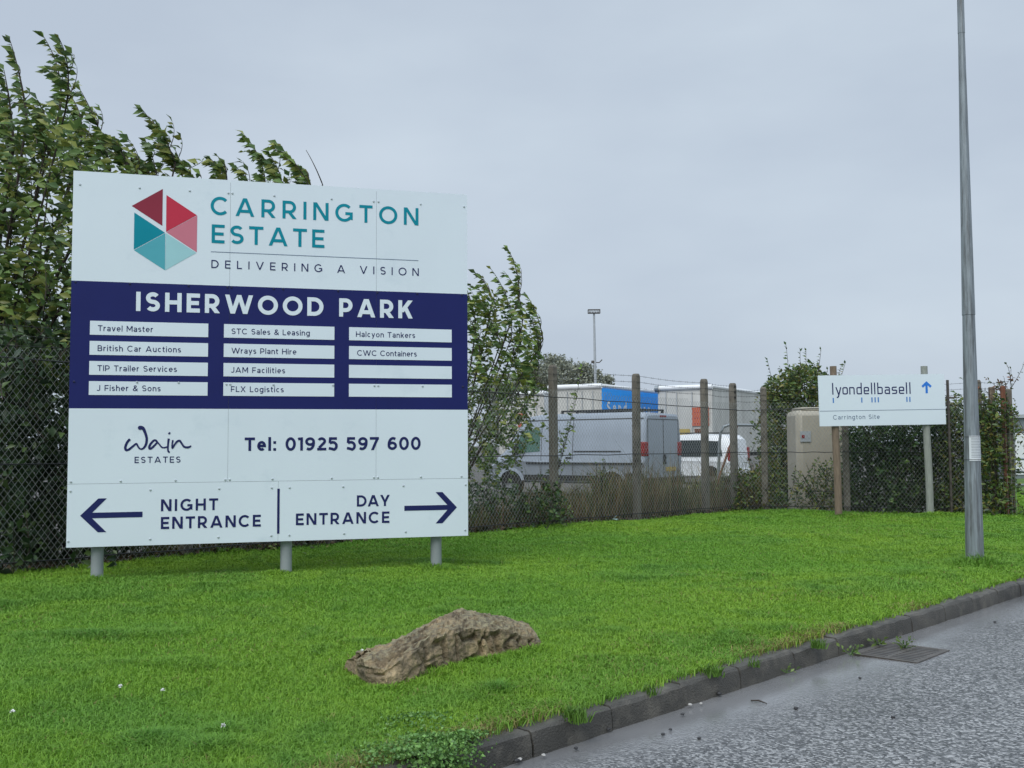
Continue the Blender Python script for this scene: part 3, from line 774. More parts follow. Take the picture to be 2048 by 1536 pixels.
# ================================================================== SMALL SITE SIGN
PW, PH = 1.8736, .7295
site = thing('site_sign', (4.4093, 14.70, 0), 'small white site board with blue up arrow on two wooden posts', 'sign', .0748)
V0 = 1.2904; RL = .0118
def tfr(u, v, d):
    return (u * math.cos(RL) - v * math.sin(RL), -d, V0 + u * math.sin(RL) + v * math.cos(RL))
def tflat(name, pts, m, off, label=None): return flat(name, pts, m, site, off, tfr, label)
mb = MB(); mb.prism([(0, 0), (PW, 0), (PW, PH), (0, PH)], lambda a, b, c: tfr(a, b, -.02 + c), .02)
mb.build('panel', M['sign_white'], site, world=False, smooth=0)
tflat('rule_line', [(0.004, .2145), (PW - .004, .2145), (PW - .004, .2205), (0.004, .2205)], M['rule'], .002)
def bs(c, w):
    # square-shouldered monoline letters; x-height 1 (scaled), ascender 1.58
    t = w / 2; X = 1 - t; r = .16
    def rr(x0, y0, x1, y1): # rounded box outline
        return arc(x1 - r, y1 - r, r, r, 0, 90, 5) + arc(x0 + r, y1 - r, r, r, 90, 180, 5) + arc(x0 + r, y0 + r, r, r, 180, 270, 5) + arc(x1 - r, y0 + r, r, r, 270, 360, 5)
    W = .76
    return {'l': [('P', [(t, 0), (t, 1.58)])],
            'y': [('P', [(.05, 1), (.40, 0)]), ('P', [(.72, 1), (.36, -.26), (.26, -.38), (.12, -.38)])],
            'o': [('C', rr(t, t, W - t, X))], 'n': [('P', [(t, 0), (t, X)] + arc(W - t - r, X - r, r, r, 90, 0, 5) + [(W - t, 0)])],
            'd': [('P', [(W - t, 1.58), (W - t, t)] + arc(t + r, t + r, r, r, 270, 180, 5) + arc(t + r, X - r, r, r, 180, 90, 5) + [(W - w, X)])],
            'b': [('P', [(t, 1.58), (t, t)] + arc(W - t - r, t + r, r, r, -90, 0, 5) + arc(W - t - r, X - r, r, r, 0, 90, 5) + [(w, X)])],
            'e': [('P', [(W - .03, t)] + arc(t + r, t + r, r, r, 270, 180, 5) + arc(t + r, X - r, r, r, 180, 90, 5) + arc(W - t - r, X - r, r, r, 90, 0, 5) + [(W - t, .47), (w, .47)])],
            'a': [('P', [(.06, X)] + arc(W - t - r, X - r, r, r, 90, 0, 5) + [(W - t, t)] + arc(t + r, t + r, r, r, 270, 180, 5) + arc(t + r, .56 - r, r, r, 180, 90, 5) + [(W - w, .56)])],
            's': [('P', [(W - .05, X)] + arc(t + r, X - r, r, r, 90, 180, 5) + arc(t + r, .52 + r * .3, r, r * .3, 180, 270, 3) + arc(W - t - r, .52 - r * .3, r, r * .3, 90, 0, 3) + arc(W - t - r, t + r, r, r, 0, -90, 5) + [(.05, t)])]}[c]
mb = MB()
xs = [.199, .250, .349, .450, .557, .664, .774, .820, .867, .974, 1.081, 1.187, 1.294, 1.345]
sc_ = .106
for c, u in zip('lyondellbasell', xs):
    for k, (kd, pts) in enumerate(bs(c, .16)):
        vs, fs = poly_stroke(pts, .16, kd == 'C')
        mb.add([tfr(u + a * sc_, .4525 + b * sc_ - (u - .2) * .004, .002 + .0004 * k) for a, b in vs], fs)
mb.build('lettering', M['navy'], site, world=False, smooth=0, label='navy square-shouldered lettering with blue ticks below')
M['tick'] = mat('tick blue', (.06, .21, .55), .4, .05); M['arrow_blue'] = mat('arrow blue', (.02, .19, .68), .4, .05)
for u in (.210, .631, .782, .829, .876, 1.302, 1.346): MB().add([tfr(a, b, .002) for a, b in ((u - .009, .332), (u + .009, .332), (u + .009, .405), (u - .009, .405))], [(0, 1, 2, 3)]).build('tick_mark', M['tick'], site, world=False, smooth=0)
mb = MB()
for k, (p, w_) in enumerate(((((1.602, .453), (1.603, .60)), .034), (((1.538, .547), (1.604, .605), (1.669, .545)), .034))):
    vs, fs = poly_stroke(p, w_); mb.add([tfr(a, b, .002 + k * .0004) for a, b in vs], fs)
mb.build('arrow', M['arrow_blue'], site, world=False, smooth=0, label='bright blue arrow pointing up')
for a_w, u_w, l_w in words('Carrington Site', .197, .886, .063, .12): write(MB(), a_w, u_w, .094, .063, .12, ls=l_w, off=.002, fr=tfr).build('lettering', M['rule'], site, world=False, smooth=0, label='grey small lettering')
for (u, m, top) in ((.245, 'wood', 2.16), (1.605, 'wood_grey', 2.16)):
    mb = MB().tube([(u + .03, .075, -.25), (u + .025, .075, .6), (u + .005, .075, 1.4), (u, .075, top)], [.054, .053, .051, .048], 14)
    mb.build('post', M[m], site, world=False, label='brown weathered wooden post' if m == 'wood' else 'pale grey-green wooden post')

# ================================================================== LAMP POST AND NOTICE
lb = gnd(1950, 1130); lt = at(1921, 0, lb.y + .02)
lp = thing('lamp_post', (lb.x, lb.y, 0), 'tall grey galvanised stepped lamp post on the grass by the kerb', 'lamp post')
ax = (lt - lb).normalized()
def lpt(z): return lb + ax * (z / ax.z)
def oct_tube(z0, z1, r0, r1, name):
    MB().tube([lpt(z0), lpt((z0 + z1) / 2), lpt(z1)], [r0, (r0 + r1) / 2, r1], 12).build(name, M['galv'], lp, smooth=20)
oct_tube(-.3, 2.20, .079, .0505, 'lower_shaft')
MB().tube([lpt(2.155), lpt(3.4), lpt(4.72)], [0.0545, .041, .0275], 12).build('middle_shaft', M['galv'], lp, smooth=20)
MB().tube([lpt(4.665), lpt(6.6)], [.0300, .021], 12).build('upper_shaft', M['galv'], lp, smooth=20)
t_ = lpt(6.6)
MB().tube([t_, t_ + Vector((.1, -.1, .12)), t_ + Vector((.5, -.5, .2))], [.021, .02, .018], 8).build('bracket_arm', M['galv'], lp)
MB().lathe([(.001, .06), (.09, .05), (.11, 0), (.08, -.04), (.001, -.05)], t_ + Vector((.58, -.58, .2)), 'z', 16).build('lantern', M['steel_light'], lp)
MB().box(lpt(.75) + Vector((.055, .03, 0)), (.012, .09, .42)).build('access_door', M['galv'], lp, bevel=.004)
def on_pole(a, z, extra): # point on the pole surface at angle a from the camera side
    c = lpt(z); r = .0705 + (.0505 - .079) / 2.5 * (z - .45) + extra + .0
    return c + Vector((math.sin(a) * r, -math.cos(a) * r, 0))
pn = thing('paper_notice', on_pole(0, 1.0, .002), 'white laminated paper notice wrapped round the lamp post', 'notice')
mb = MB(); za, zb = .890, 1.105; NA = 12; A0, A1 = -.75, 1.75
vs = []; fs = []
for i in range(NA + 1):
    a = A0 + (A1 - A0) * i / NA
    for z in (za, (za + zb) / 2, zb):
        vs.append(on_pole(a, z, .0035 + .003 * max(0, (i - 9) / 3)))
for i in range(NA):
    for j in range(2): fs.append((i * 3 + j, i * 3 + j + 1, (i + 1) * 3 + j + 1, (i + 1) * 3 + j))
mb.add(vs, fs).build('sheet', M['paper'], pn)
mb = MB()
for k in range(13):
    z = zb - .022 - k * .0135
    a1 = A1 - .35 - random.uniform(0, .6) if k % 4 == 3 else A1 - .35
    for i in range(8):
        p = A0 + .25 + (a1 - A0 - .25) * i / 8; q = A0 + .25 + (a1 - A0 - .25) * (i + 1) / 8
        mb.add([on_pole(p, z, .0055), on_pole(q, z, .0055), on_pole(q, z + .0035, .0055), on_pole(p, z + .0035, .0055)], [(0, 1, 2, 3)])
mb.build('printed_lines', M['print'], pn, smooth=0)
for z in (za + .012, zb - .008):
    mb = MB().tube([on_pole(a, z, .005) for a in np.linspace(-math.pi, math.pi, 25)], .0018, 5, False); mb.build('cable_tie', M['black_plastic'], pn)

# ================================================================== FENCES
ROT = math.atan2
def fence_hit(px, P0, P1):
    d = ray(px, 900); d = Vector((d.x, d.y)); a = Vector((P0.x, P0.y)); e = Vector((P1.x - P0.x, P1.y - P0.y))
    # CAM + k d = a + t e
    det = d.x * (-e.y) - d.y * (-e.x)
    t = (d.x * a.y - d.y * a.x) / det
    return t
def lerp(a, b, t): return a + (b - a) * t
def fence(name, P0, P1, t0, t1, topf, postts, label, ptop, extra=None, post_w=.094):
    th = thing(name, lerp(P0, P1, max(t0, 0)), label, 'fence')
    Ld = (P1 - P0).length; d = (P1 - P0).normalized(); nrm = Vector((d.y, -d.x, 0))       # towards the lawn
    dx, dz = .0138, .0375
    n = int((t1 - t0) * Ld / (2 * dx))
    # zig-zag wires as numpy tubes
    Vs = []; Fs = []; base = 0
    zmax = max(topf(t0), topf(t1)) + .1
    nz_ = int((zmax + .12) / dz)
    rad = .0021
    for i in range(n):
        pts = []
        for k in range(nz_):
            s = t0 * Ld + (i * 2 + (2 if (k + i) % 2 else 0) + .5) * dx
            z = -.12 + k * dz
            if z > topf(s / Ld): break
            wob = .012 * math.sin(s * 1.7 + z * 2) 
            pts.append(P0 + d * s + nrm * (wob + (.002 if k % 2 else -.002)) + Vector((0, 0, z)))
        if len(pts) < 2: continue
        A = np.array(pts)
        ring = np.array([np.array(nrm) * rad, np.array(d) * rad * .87 - np.array(nrm) * rad * .5, -np.array(d) * rad * .87 - np.array(nrm) * rad * .5])
        V = (A[:, None, :] + ring[None]).reshape(-1, 3); m = len(A)
        ii = np.arange(m - 1)[:, None] * 3
        F = np.concatenate([ii + np.array([[k, (k + 1) % 3, (k + 1) % 3 + 3, k + 3]]) for k in range(3)]) + base
        Vs.append(V); Fs.append(F); base += len(V)
    np_mesh('chain_link_mesh', np.concatenate(Vs), np.concatenate(Fs), M['wire'], th)
    for hh in ('top', .92, .10):
        pts = []
        for k in range(25):
            t = t0 + (t1 - t0) * k / 24
            z = topf(t) - .115 if hh == 'top' else hh
            pts.append(lerp(P0, P1, t) + nrm * .014 + Vector((0, 0, z - .012 * math.sin(k * 1.3) ** 2)))
        MB().tube(pts, .0058, 5).build('line_wire', M['wire_dark'], th)
    for t in postts:
        c = lerp(P0, P1, t) - nrm * .075
        h = ptop(t) + random.uniform(-.02, .02)
        mb = MB()
        rot = math.atan2(d.y, d.x)
        Mz = Matrix.Rotation(rot, 4, 'Z')
        hw = post_w / 2
        lean = random.uniform(-.008, .008)
        rings = []
        for z, f in ((-.5, 1.04), (.5, 1.02), (h - .05, 1), (h - .015, .88), (h, .66)):
            rr_ = [c + Mz @ Vector((sx * hw * f + lean * z, sy * hw * f, 0)) + Vector((0, 0, z)) for sx, sy in ((-1, -.75), (-.75, -1), (.75, -1), (1, -.75), (1, .75), (.75, 1), (-.75, 1), (-1, .75))]
            rings.append(rr_)
        vs = [p for g_ in rings for p in g_]; fs = [(i * 8 + k, i * 8 + (k + 1) % 8, (i + 1) * 8 + (k + 1) % 8, (i + 1) * 8 + k) for i in range(4) for k in range(8)] + [tuple(32 + k for k in range(8))]
        mb.add(vs, fs).build('concrete_post', M['concrete'], th)
    # three barbed strands between the post tops
    for j in range(3):
        pts = []
        mb = MB()
        T_ = [t0] + list(postts) + [t1] if extra is None else list(postts)
        T_ = sorted(set(T_))
        for a, b in zip(T_[:-1], T_[1:]):
            for k in range(10):
                t = a + (b - a) * k / 10
                pts.append(lerp(P0, P1, t) - nrm * .02 + Vector((0, 0, ptop(t) - .055 - j * .085 - .02 * math.sin(math.pi * k / 10))))
        pts.append(lerp(P0, P1, T_[-1]) - nrm * .02 + Vector((0, 0, ptop(T_[-1]) - .055 - j * .085)))
        mb.tube(pts, .0022, 4)
        tot = 0
        for p, q in zip(pts[:-1], pts[1:]):
            Lg = (q - p).length; k = 0
            while k * .12 < Lg:
                c = p.lerp(q, k * .12 / Lg)
                mb.tube([c + Vector((0, 0, -.014)), c + Vector((.006, 0, .014))], .0016, 3, False); k += 1
        mb.build('barbed_wire', M['wire_dark'], th)
    return th
p1, p2, p3, p4 = [fence_hit(px, FA, FB) for px in (1116, 1281, 1418, 1476)]
step = (p3 - p1) / 2
left_posts = [p1 - step * k for k in (1, 2, 3, 4)]
left_posts = [t - .012 for t in left_posts[:3]]
top1 = lambda t: 1.93 + (1.69 - 1.93) * t
ptop1 = lambda t: 2.095 + (p1 - t) * .25 if t > p1 - .3 else 2.16
f1 = fence('chain_link_fence', FA, FB, -.14, 1.0, top1, sorted(left_posts + [p1, p2, p3, p4]), 'long chain link fence with concrete posts behind the big sign', ptop1)
p5 = fence_hit(1528, FB, FC); p6 = fence_hit(1692, FB, FC); p7 = fence_hit(1950, FB, FC)
top2 = lambda t: 1.68 + .04 * t
f2 = fence('chain_link_fence', FB, FC, 0.0, 1.0, top2, [p5, p6, fence_hit(1962, FB, FC)], 'short chain link run behind the small white site board', lambda t: 1.93 + .05 * t)
# angle iron post with barbed arms seen right of the small board
c = at(1896, 800, 14.95)
mb = MB().box((c.x, c.y, 1.0), (.03, .03, 1.92))
mb.box((c.x + .02, c.y, 1.70), (.16, .02, .025)).box((c.x - .03, c.y, 1.61), (.1, .02, .025))
mb.build('steel_post', M['iron'], f2)
# straining end of the fence: timber and concrete end posts with a short return of mesh
endf = thing('fence_end_post', (7.2, 14.72, 0), 'cluster of ivy covered end posts at the right end of the fence', 'fence post')
for (px, y0, Yd, wd, m, nm) in ((1983, 774, 14.9, .075, 'wood', 'timber_post'), (2005, 772, 14.7, .06, 'rust', 'steel_post'), (2016, 778, 14.8, .08, 'concrete', 'concrete_post')):
    c = at(px, y0, Yd)
    MB().box((c.x, c.y, c.z / 2 - .1), (wd, wd, c.z + .2)).build(nm, M[m], endf, bevel=.012)
mb = MB()
a = at(1968, 1030, 14.85); b = at(2034, 1030, 14.55); 
Pa, Pb = Vector((a.x, a.y, 0)), Vector((b.x, b.y, 0))
for i in range(9):
    p = Pa.lerp(Pb, i / 8); mb.tube([p + Vector((0, 0, -.05)), p + Vector((0, 0, 1.55))], .0024, 3, False)
for i in range(14):
    z = .02 + i * .115; mb.tube([Pa + Vector((0, 0, z)), Pb + Vector((0, 0, z))], .0022, 3, False)
mb.build('wire_panel', M['wire'], endf)

# tube barrier inside the yard
A_ = [at(1436, 985, 19.5), at(1439, 885, 19.5), at(1441, 866, 19.5), at(1447, 854, 19.5), at(1458, 850, 19.5), at(1560, 851, 19.7)]
tb = thing('tube_barrier', (A_[0].x, A_[0].y, -.3), 'bent grey tube barrier with a rusty brace behind the fence corner', 'barrier')
MB().tube([Vector((A_[0].x, A_[0].y, -.4))] + A_, .028, 8).build('rail', M['galv2'], tb)
e_ = A_[-1]
MB().tube([e_ + Vector((-.03, 0, 0)), Vector((e_.x - .03, e_.y, -.4))], .026, 8).build('leg', M['galv2'], tb)
MB().tube([at(1474, 852, 19.4), at(1440, 950, 19.0), at(1432, 985, 18.9)], .022, 6).build('brace', M['rust'], tb)

# ================================================================== BOULDER
def boulder():
    tab = [  # foot, front edge, ridge (photo pixels), depth of the ridge behind the front
        ((716, 1360), (711, 1328), (722, 1313), .10), ((736, 1374), (727, 1330), (742, 1301), .13), ((772, 1380), (768, 1338), (788, 1285), .16), ((820, 1368), (822, 1306), (838, 1262), .20), ((862, 1353), (866, 1276), (880, 1241), .21),
        ((905, 1342), (900, 1266), (906, 1226), .22), ((945, 1331), (932, 1259), (926, 1219), .22), ((985, 1325), (968, 1258), (955, 1227), .22), ((1020, 1316), (1008, 1262), (990, 1232), .22), ((1055, 1307), (1047, 1270), (1030, 1243), .20), ((1079, 1304), (1080, 1282), (1068, 1262), .13)]
    b0, b1 = gnd(*tab[1][0]), gnd(*tab[-1][0])
    axis = (b1 - b0).normalized(); pv = Vector((axis.y, -axis.x, 0))
    Lr = 1.02
    def hit(px, q):                                       # point of a sight line in the vertical plane q in front of the line b0-b1
        d = ray(*px); k = (q - (CAM - b0).dot(pv)) / d.dot(pv); return CAM + d * k
    rows = []
    for ft, fe, rg, dp in tab:
        B = gnd(*ft); q0 = (B - b0).dot(pv)
        Fp = hit(fe, q0 - .015); Rp = hit(rg, q0 - dp)
        rows.append([(B - b0).dot(axis), q0, (Fp - b0).dot(axis), q0 - .015, Fp.z, (Rp - b0).dot(axis), q0 - dp, Rp.z])
    rows = np.array(rows)
    ns, nth = 200, 160
    S = np.linspace(0, 1, ns); u_ = np.linspace(0, 1, len(rows))
    t = [np.interp(S, u_, rows[:, k]) for k in range(8)]
    V = np.zeros((ns, nth, 3))
    for i in range(ns):
        bs_, bq_, fs_, fq, fz, rs_, rq, rz = [c[i] for c in t]
        key = np.array([(bs_, bq_ + .02, -.12), (bs_, bq_ + .012, 0), ((bs_ + fs_) / 2, (bq_ + fq) / 2 + .012, fz * .5), (fs_, fq + .006, fz * .93), (fs_ * .8 + rs_ * .2, fq * .8 + rq * .2, fz * .78 + rz * .22 + .004),
                        ((fs_ + rs_) / 2, (fq + rq) / 2, (fz + rz) / 2 + .006), (rs_, rq, rz), (rs_, rq - .06, rz * .88), (rs_, rq - .12, rz * .5), (rs_, rq - .14, 0), (rs_, rq - .15, -.12)])
        dl = np.concatenate([[0], np.cumsum(np.linalg.norm(np.diff(key, axis=0), axis=1))]); u = np.linspace(0, dl[-1], nth)
        c3 = [np.interp(u, dl, key[:, k]) for k in range(3)]
        k = np.ones(3) / 3
        for c in c3: c[1:-1] = np.convolve(c, k, 'valid')
        V[i, :, 0] = b0.x + axis.x * c3[0] + pv.x * c3[1]; V[i, :, 1] = b0.y + axis.y * c3[0] + pv.y * c3[1]; V[i, :, 2] = c3[2]
    # displacement: broad lumps, vertical crevices on the front, knobbly top
    du = np.gradient(V, axis=0); dv = np.gradient(V, axis=1)
    Nn = np.cross(du, dv); Nn /= np.linalg.norm(Nn, axis=2, keepdims=True) + 1e-9
    if Nn[ns // 2, nth // 2, 2] < 0: Nn = -Nn
    sg = np.repeat(S[:, None] * Lr, nth, 1); vg = np.repeat(np.linspace(0, 1, nth)[None], ns, 0)
    zz = V[:, :, 2]
    disp = (lat(sg, vg * 1.1, 5, 41) - .5) * .020 + (lat(sg, vg * .8, 14, 42) - .5) * .013 + (lat(sg, vg * .8, 38, 43) - .5) * .010 + (lat(sg, vg * .8, 95, 49) - .5) * .007
    frontf = smooth(.75, .2, Nn[:, :, 2]) * (vg < .5)
    crev = np.abs(lat(sg * 1.0 + .05 * lat(sg, vg, 9, 44), vg * .28, 34, 45) - .5)
    disp = disp * (1 - .45 * frontf) - frontf * smooth(.14, .0, crev) * .034 * smooth(.30, .42, sg)
    topf_ = smooth(.35, .8, Nn[:, :, 2])
    knob = np.abs(lat(sg, vg * 1.3, 28, 46) - .5) + np.abs(lat(sg, vg * 1.3, 55, 47) - .5) * .5
    disp += topf_ * (.5 - knob) * .030
    ledge = np.abs(lat(sg * .35, vg * 1.0, 16, 48) - .5)
    disp -= smooth(.10, .0, ledge) * .014 * smooth(.6, .3, sg)
    disp *= np.minimum(1, np.minimum(S / .06, (1 - S) / .04))[:, None] * .8 + .2
    V += Nn * disp[:, :, None]
    idx = np.arange(ns * nth).reshape(ns, nth)
    F = np.stack([idx[:-1, :-1], idx[1:, :-1], idx[1:, 1:], idx[:-1, 1:]], -1).reshape(-1, 4)
    Vf = V.reshape(-1, 3)
    c0, c1 = V[0].mean(0), V[-1].mean(0)
    n0 = len(Vf); Vf = np.concatenate([Vf, [c0, c1]])
    T = [[idx[0, k + 1], idx[0, k], n0] for k in range(nth - 1)] + [[idx[-1, k], idx[-1, k + 1], n0 + 1] for k in range(nth - 1)]
    o = np_mesh('boulder', Vf, [F, np.array(T)], M['boulder'], smooth=True)
    finish(o.data, 60)
    return o
tag(boulder(), 'long low brown boulder with lichen lying in the grass', 'boulder')

# ================================================================== VEHICLES IN THE YARD
def loft(mb, st, mi=0):
    """stations: (x, zb, zbelt, ztop, hw_b, hw_belt, hw_top)"""
    rings = []
    for (x, zb, zm, zt, a, b, c) in st:
        r = min(.10, (zt - zm) * .35)
        half = [(a * .90, zb), (a, zb + .06), (b - .03, zm - .16), (b + .012, zm - .06), (b, zm), ((b + c) / 2 + .012, (zm + zt) / 2), (c + .008, zt - r), (c - r * .35, zt - r * .28), (c - r, zt), (c * .5, zt + .012)]
        ring = [(x, y, z) for y, z in half] + [(x, -y, z) for y, z in half[::-1]]
        rings.append(ring)
    n = len(rings[0]); vs = [p for g_ in rings for p in g_]
    fs = [(i * n + k, i * n + (k + 1) % n, (i + 1) * n + (k + 1) % n, (i + 1) * n + k) for i in range(len(rings) - 1) for k in range(n)]
    fs += [tuple(range(n)), tuple((len(rings) - 1) * n + k for k in range(n))]
    mb.add(vs, fs, mi)
    return mb
def wheel(parent, x, y, r, wd):
    sg = 1 if y > 0 else -1
    w_ = MB().lathe([(r * .62, -wd / 2), (r * .93, -wd / 2), (r, -wd * .35), (r, wd * .35), (r * .93, wd / 2), (r * .62, wd / 2)], (x, y, r), 'y', 28).build('wheel', M['tyre'], parent, world=False)
    MB().lathe([(.001, sg * wd * .30), (r * .25, sg * wd * .32), (r * .3, sg * wd * .2), (r * .55, sg * wd * .25), (r * .64, sg * wd * .48)], (x, y, r), 'y', 20).build('rim', M['alloy'], w_, world=False)
def side_y(z, b, c, zm, zt): # half width of the body side at height z
    t = (z - zm) / (zt - zm)
    return b + (c - b) * max(0, min(1, t)) + .012 * math.sin(math.pi * max(0, min(1, t)))
ang = math.atan2(.616, -.788)
van = thing('panel_van', (4.09, 27.81, YARD_Z - .02), 'silver panel van with dark roof rack parked behind the fence', 'van', ang)
vb = MB()
loft(vb, [(0.0, .48, 1.10, 2.36, .95, .985, .86), (.04, .42, 1.10, 2.42, .985, 1.02, .90), (.5, .42, 1.10, 2.47, .99, 1.025, .91), (3.4, .42, 1.10, 2.47, .99, 1.025, .91), (3.95, .42, 1.12, 2.40, .99, 1.025, .90),
          (4.25, .42, 1.16, 2.12, .985, 1.02, .86), (4.75, .42, 1.14, 1.44, .975, 1.0, .84), (5.15, .42, .98, 1.17, .95, .96, .80), (5.38, .46, .80, .92, .86, .86, .70)])
body = vb.build('body', M['silver'], van, world=False, smooth=28)
def vside(z): return side_y(z, 1.025, .91, 1.10, 2.47)
def side_panel(name, pts, m, par, off=.006, fy=vside, sgn=1, label=None):
    mb = MB().add([(x, sgn * (fy(z) + off), z) for x, z in pts], [tuple(range(len(pts)))])
    return mb.build(name, m, par, world=False, smooth=0, label=label)
for sgn in (1, -1):
    side_panel('side_window', [(3.42, 1.36), (4.28, 1.30), (4.36, 1.36), (4.05, 1.98), (3.42, 2.02)], M['glass_green'], van, sgn=sgn)
    side_panel('lower_cladding', [(.02, .55), (1.0 - .42, .55), (1.0 - .42, .74), (.02, .74)], M['black_plastic'], van, sgn=sgn)
    side_panel('lower_cladding', [(1.45, .50), (3.98, .50), (3.98, .66), (1.45, .66)], M['black_plastic'], van, sgn=sgn)
    side_panel('sliding_rail', [(.72, 1.335), (2.25, 1.335), (2.25, 1.375), (.72, 1.375)], M['black_plastic'], van, .012, sgn=sgn)
    side_panel('rubbing_strip', [(.05, .98), (3.9, .98), (3.9, 1.035), (.05, 1.035)], M['black_plastic'], van, .012, sgn=sgn)
    mb = MB()
    for xx in (2.28, 3.36):
        mb.add([(xx, sgn * (vside(z) + .004), z) for z in (.68, 1.1, 1.5, 2.0, 2.26)] + [(xx + .018, sgn * (vside(z) + .004), z) for z in (.68, 1.1, 1.5, 2.0, 2.26)], [(i, i + 5, i + 6, i + 1) for i in range(4)])
    mb.add([(x, sgn * (vside(2.27) + .004), 2.27) for x in (.05, 3.9)] + [(x, sgn * (vside(2.30) + .004), 2.30) for x in (3.9, .05)], [(0, 1, 2, 3)])
    mb.build('door_seam', M['grey_line'], van, world=False, smooth=0)
    side_panel('door_handle', [(2.32, 1.14), (2.52, 1.14), (2.52, 1.19), (2.32, 1.19)], M['black_plastic'], van, .014, sgn=sgn)
    for xc in (1.0, 4.45):                              # flared arches over black openings
        o_ = [(xc + .52 * math.cos(R(a)), .36 + .52 * math.sin(R(a))) for a in range(8, 173, 12)]
        i_ = [(xc + .42 * math.cos(R(a)), .36 + .42 * math.sin(R(a))) for a in range(8, 173, 12)]
        MB().add([(x, sgn * 1.045, z) for x, z in o_] + [(x, sgn * 1.05, z) for x, z in i_], [(k, k + 1, k + 1 + len(o_), k + len(o_)) for k in range(len(o_) - 1)]).build('wheel_arch', M['silver'], van, world=False)
        i_ = [(xc + .42 * math.cos(R(a)), .40 + .42 * math.sin(R(a))) for a in range(0, 181, 12)]
        MB().add([(x, sgn * 1.032, z) for x, z in i_], [tuple(range(len(i_)))]).build('arch_liner', M['tyre'], van, world=False, smooth=0)
    MB().bbox((-.02, sgn * .90 - .09, 1.22), (.12, sgn * .90 + .125, 1.62)).build('tail_light', M['red_lamp'], van, world=False, bevel=.02)
    MB().box((4.18, sgn * 1.16, 1.42), (.10, .22, .34)).build('mirror', M['black_plastic'], van, world=False, bevel=.03)
    for xc in (1.0, 4.45): wheel(van, xc, sgn * .93, .345, .22)
mb = MB()
for yy in (-.82, 0, .82): mb.bbox((-.006, yy - .012, .72), (.0, yy + .012, 2.26))
mb.bbox((-.006, -.82, 2.25), (0, .82, 2.275)); mb.build('door_seam', M['grey_line'], van, world=False, smooth=0)
MB().bbox((-.03, -.10, .98), (-.008, .02, 1.26)).build('door_handle', M['black_plastic'], van, world=False)
MB().bbox((-.12, -.98, .42), (.05, .98, .62)).build('rear_bumper', M['black_plastic'], van, world=False, bevel=.03)
MB().bbox((-.028, -.62, .78), (-.008, -.10, .90)).build('number_plate', M['yellow'], van, world=False)
MB().bbox((-.015, -.16, 2.33), (.03, .16, 2.38)).build('brake_light', M['red_lamp'], van, world=False)
mb = MB()
for yy in (-.62, .62): mb.bbox((.35, yy - .03, 2.525), (2.9, yy + .03, 2.575))
for xx in (.4, 1.05, 1.7, 2.35, 2.85): mb.bbox((xx - .03, -.66, 2.53), (xx + .03, .66, 2.57)); mb.bbox((xx - .03, -.70, 2.44), (xx + .03, -.64, 2.573)); mb.bbox((xx - .03, .64, 2.44), (xx + .03, .70, 2.573))
mb.build('roof_rack', M['black_plastic'], van, world=False)
ws = MB().add([(4.03, .80, 2.36), (4.03, -.80, 2.36), (4.76, -.84, 1.47), (4.76, .84, 1.47)], [(0, 1, 2, 3)])
ws.v = [(x + .012, y, z + .012) for x, y, z in ws.v]; ws.build('windscreen', M['glass'], van, world=False, smooth=0)

ca = math.atan2(.574, -.819)
van.scale = (1, 1, .945)
car = thing('estate_car', (7.62 + .9 * .574, 36 + .9 * .819, YARD_Z - .02), 'white high-roofed estate car with dark windows beyond the silver van', 'car', ca)
loft(MB(), [(0.0, .40, .80, 1.10, .84, .86, .74), (.05, .30, .85, 1.62, .87, .89, .68), (.25, .28, .90, 1.78, .88, .90, .70), (1.6, .28, .92, 1.83, .88, .90, .72), (2.6, .28, .92, 1.76, .88, .90, .70), (3.35, .28, .90, 1.10, .87, .88, .70), (4.05, .30, .75, .95, .84, .84, .70), (4.3, .36, .62, .72, .72, .72, .55)]).build('body', M['white_paint'], car, world=False, smooth=28)
cy = lambda z: side_y(z, .90, .715, .92, 1.80)
for sgn in (1, -1):
    for pts in ([(.28, 1.04), (1.02, 1.02), (1.02, 1.58), (.42, 1.56)], [(1.10, 1.02), (2.05, 1.02), (2.05, 1.60), (1.10, 1.60)], [(2.13, 1.02), (3.05, 1.02), (2.62, 1.52), (2.13, 1.58)]):
        side_panel('side_window', pts, M['glass'], car, .030, cy, sgn)
    MB().bbox((-.02, sgn * .80 - .08, .85), (.10, sgn * .80 + .09, 1.35)).build('tail_light', M['red_lamp'], car, world=False, bevel=.02)
    MB().bbox((.5, sgn * .62 - .02, 1.84), (2.4, sgn * .62 + .02, 1.88)).build('roof_bar', M['black_plastic'], car, world=False)
    for xc in (.75, 3.45): wheel(car, xc, sgn * .80, .31, .2)
    side_panel('wheel_arch', [(.75 + .36 * math.cos(R(a)), .33 + .36 * math.sin(R(a))) for a in range(0, 181, 15)], M['tyre'], car, .012, lambda z: .885, sgn)
    side_panel('wheel_arch', [(3.45 + .36 * math.cos(R(a)), .33 + .36 * math.sin(R(a))) for a in range(0, 181, 15)], M['tyre'], car, .012, lambda z: .885, sgn)
MB().add([(-.002, -.66, 1.08), (-.002, .66, 1.08), (.05, .60, 1.58), (.05, -.60, 1.58)], [(0, 1, 2, 3)]).build('rear_window', M['glass'], car, world=False, smooth=0)
MB().bbox((-.09, -.84, .32), (.05, .84, .58)).build('rear_bumper', M['white_paint'], car, world=False, bevel=.03)

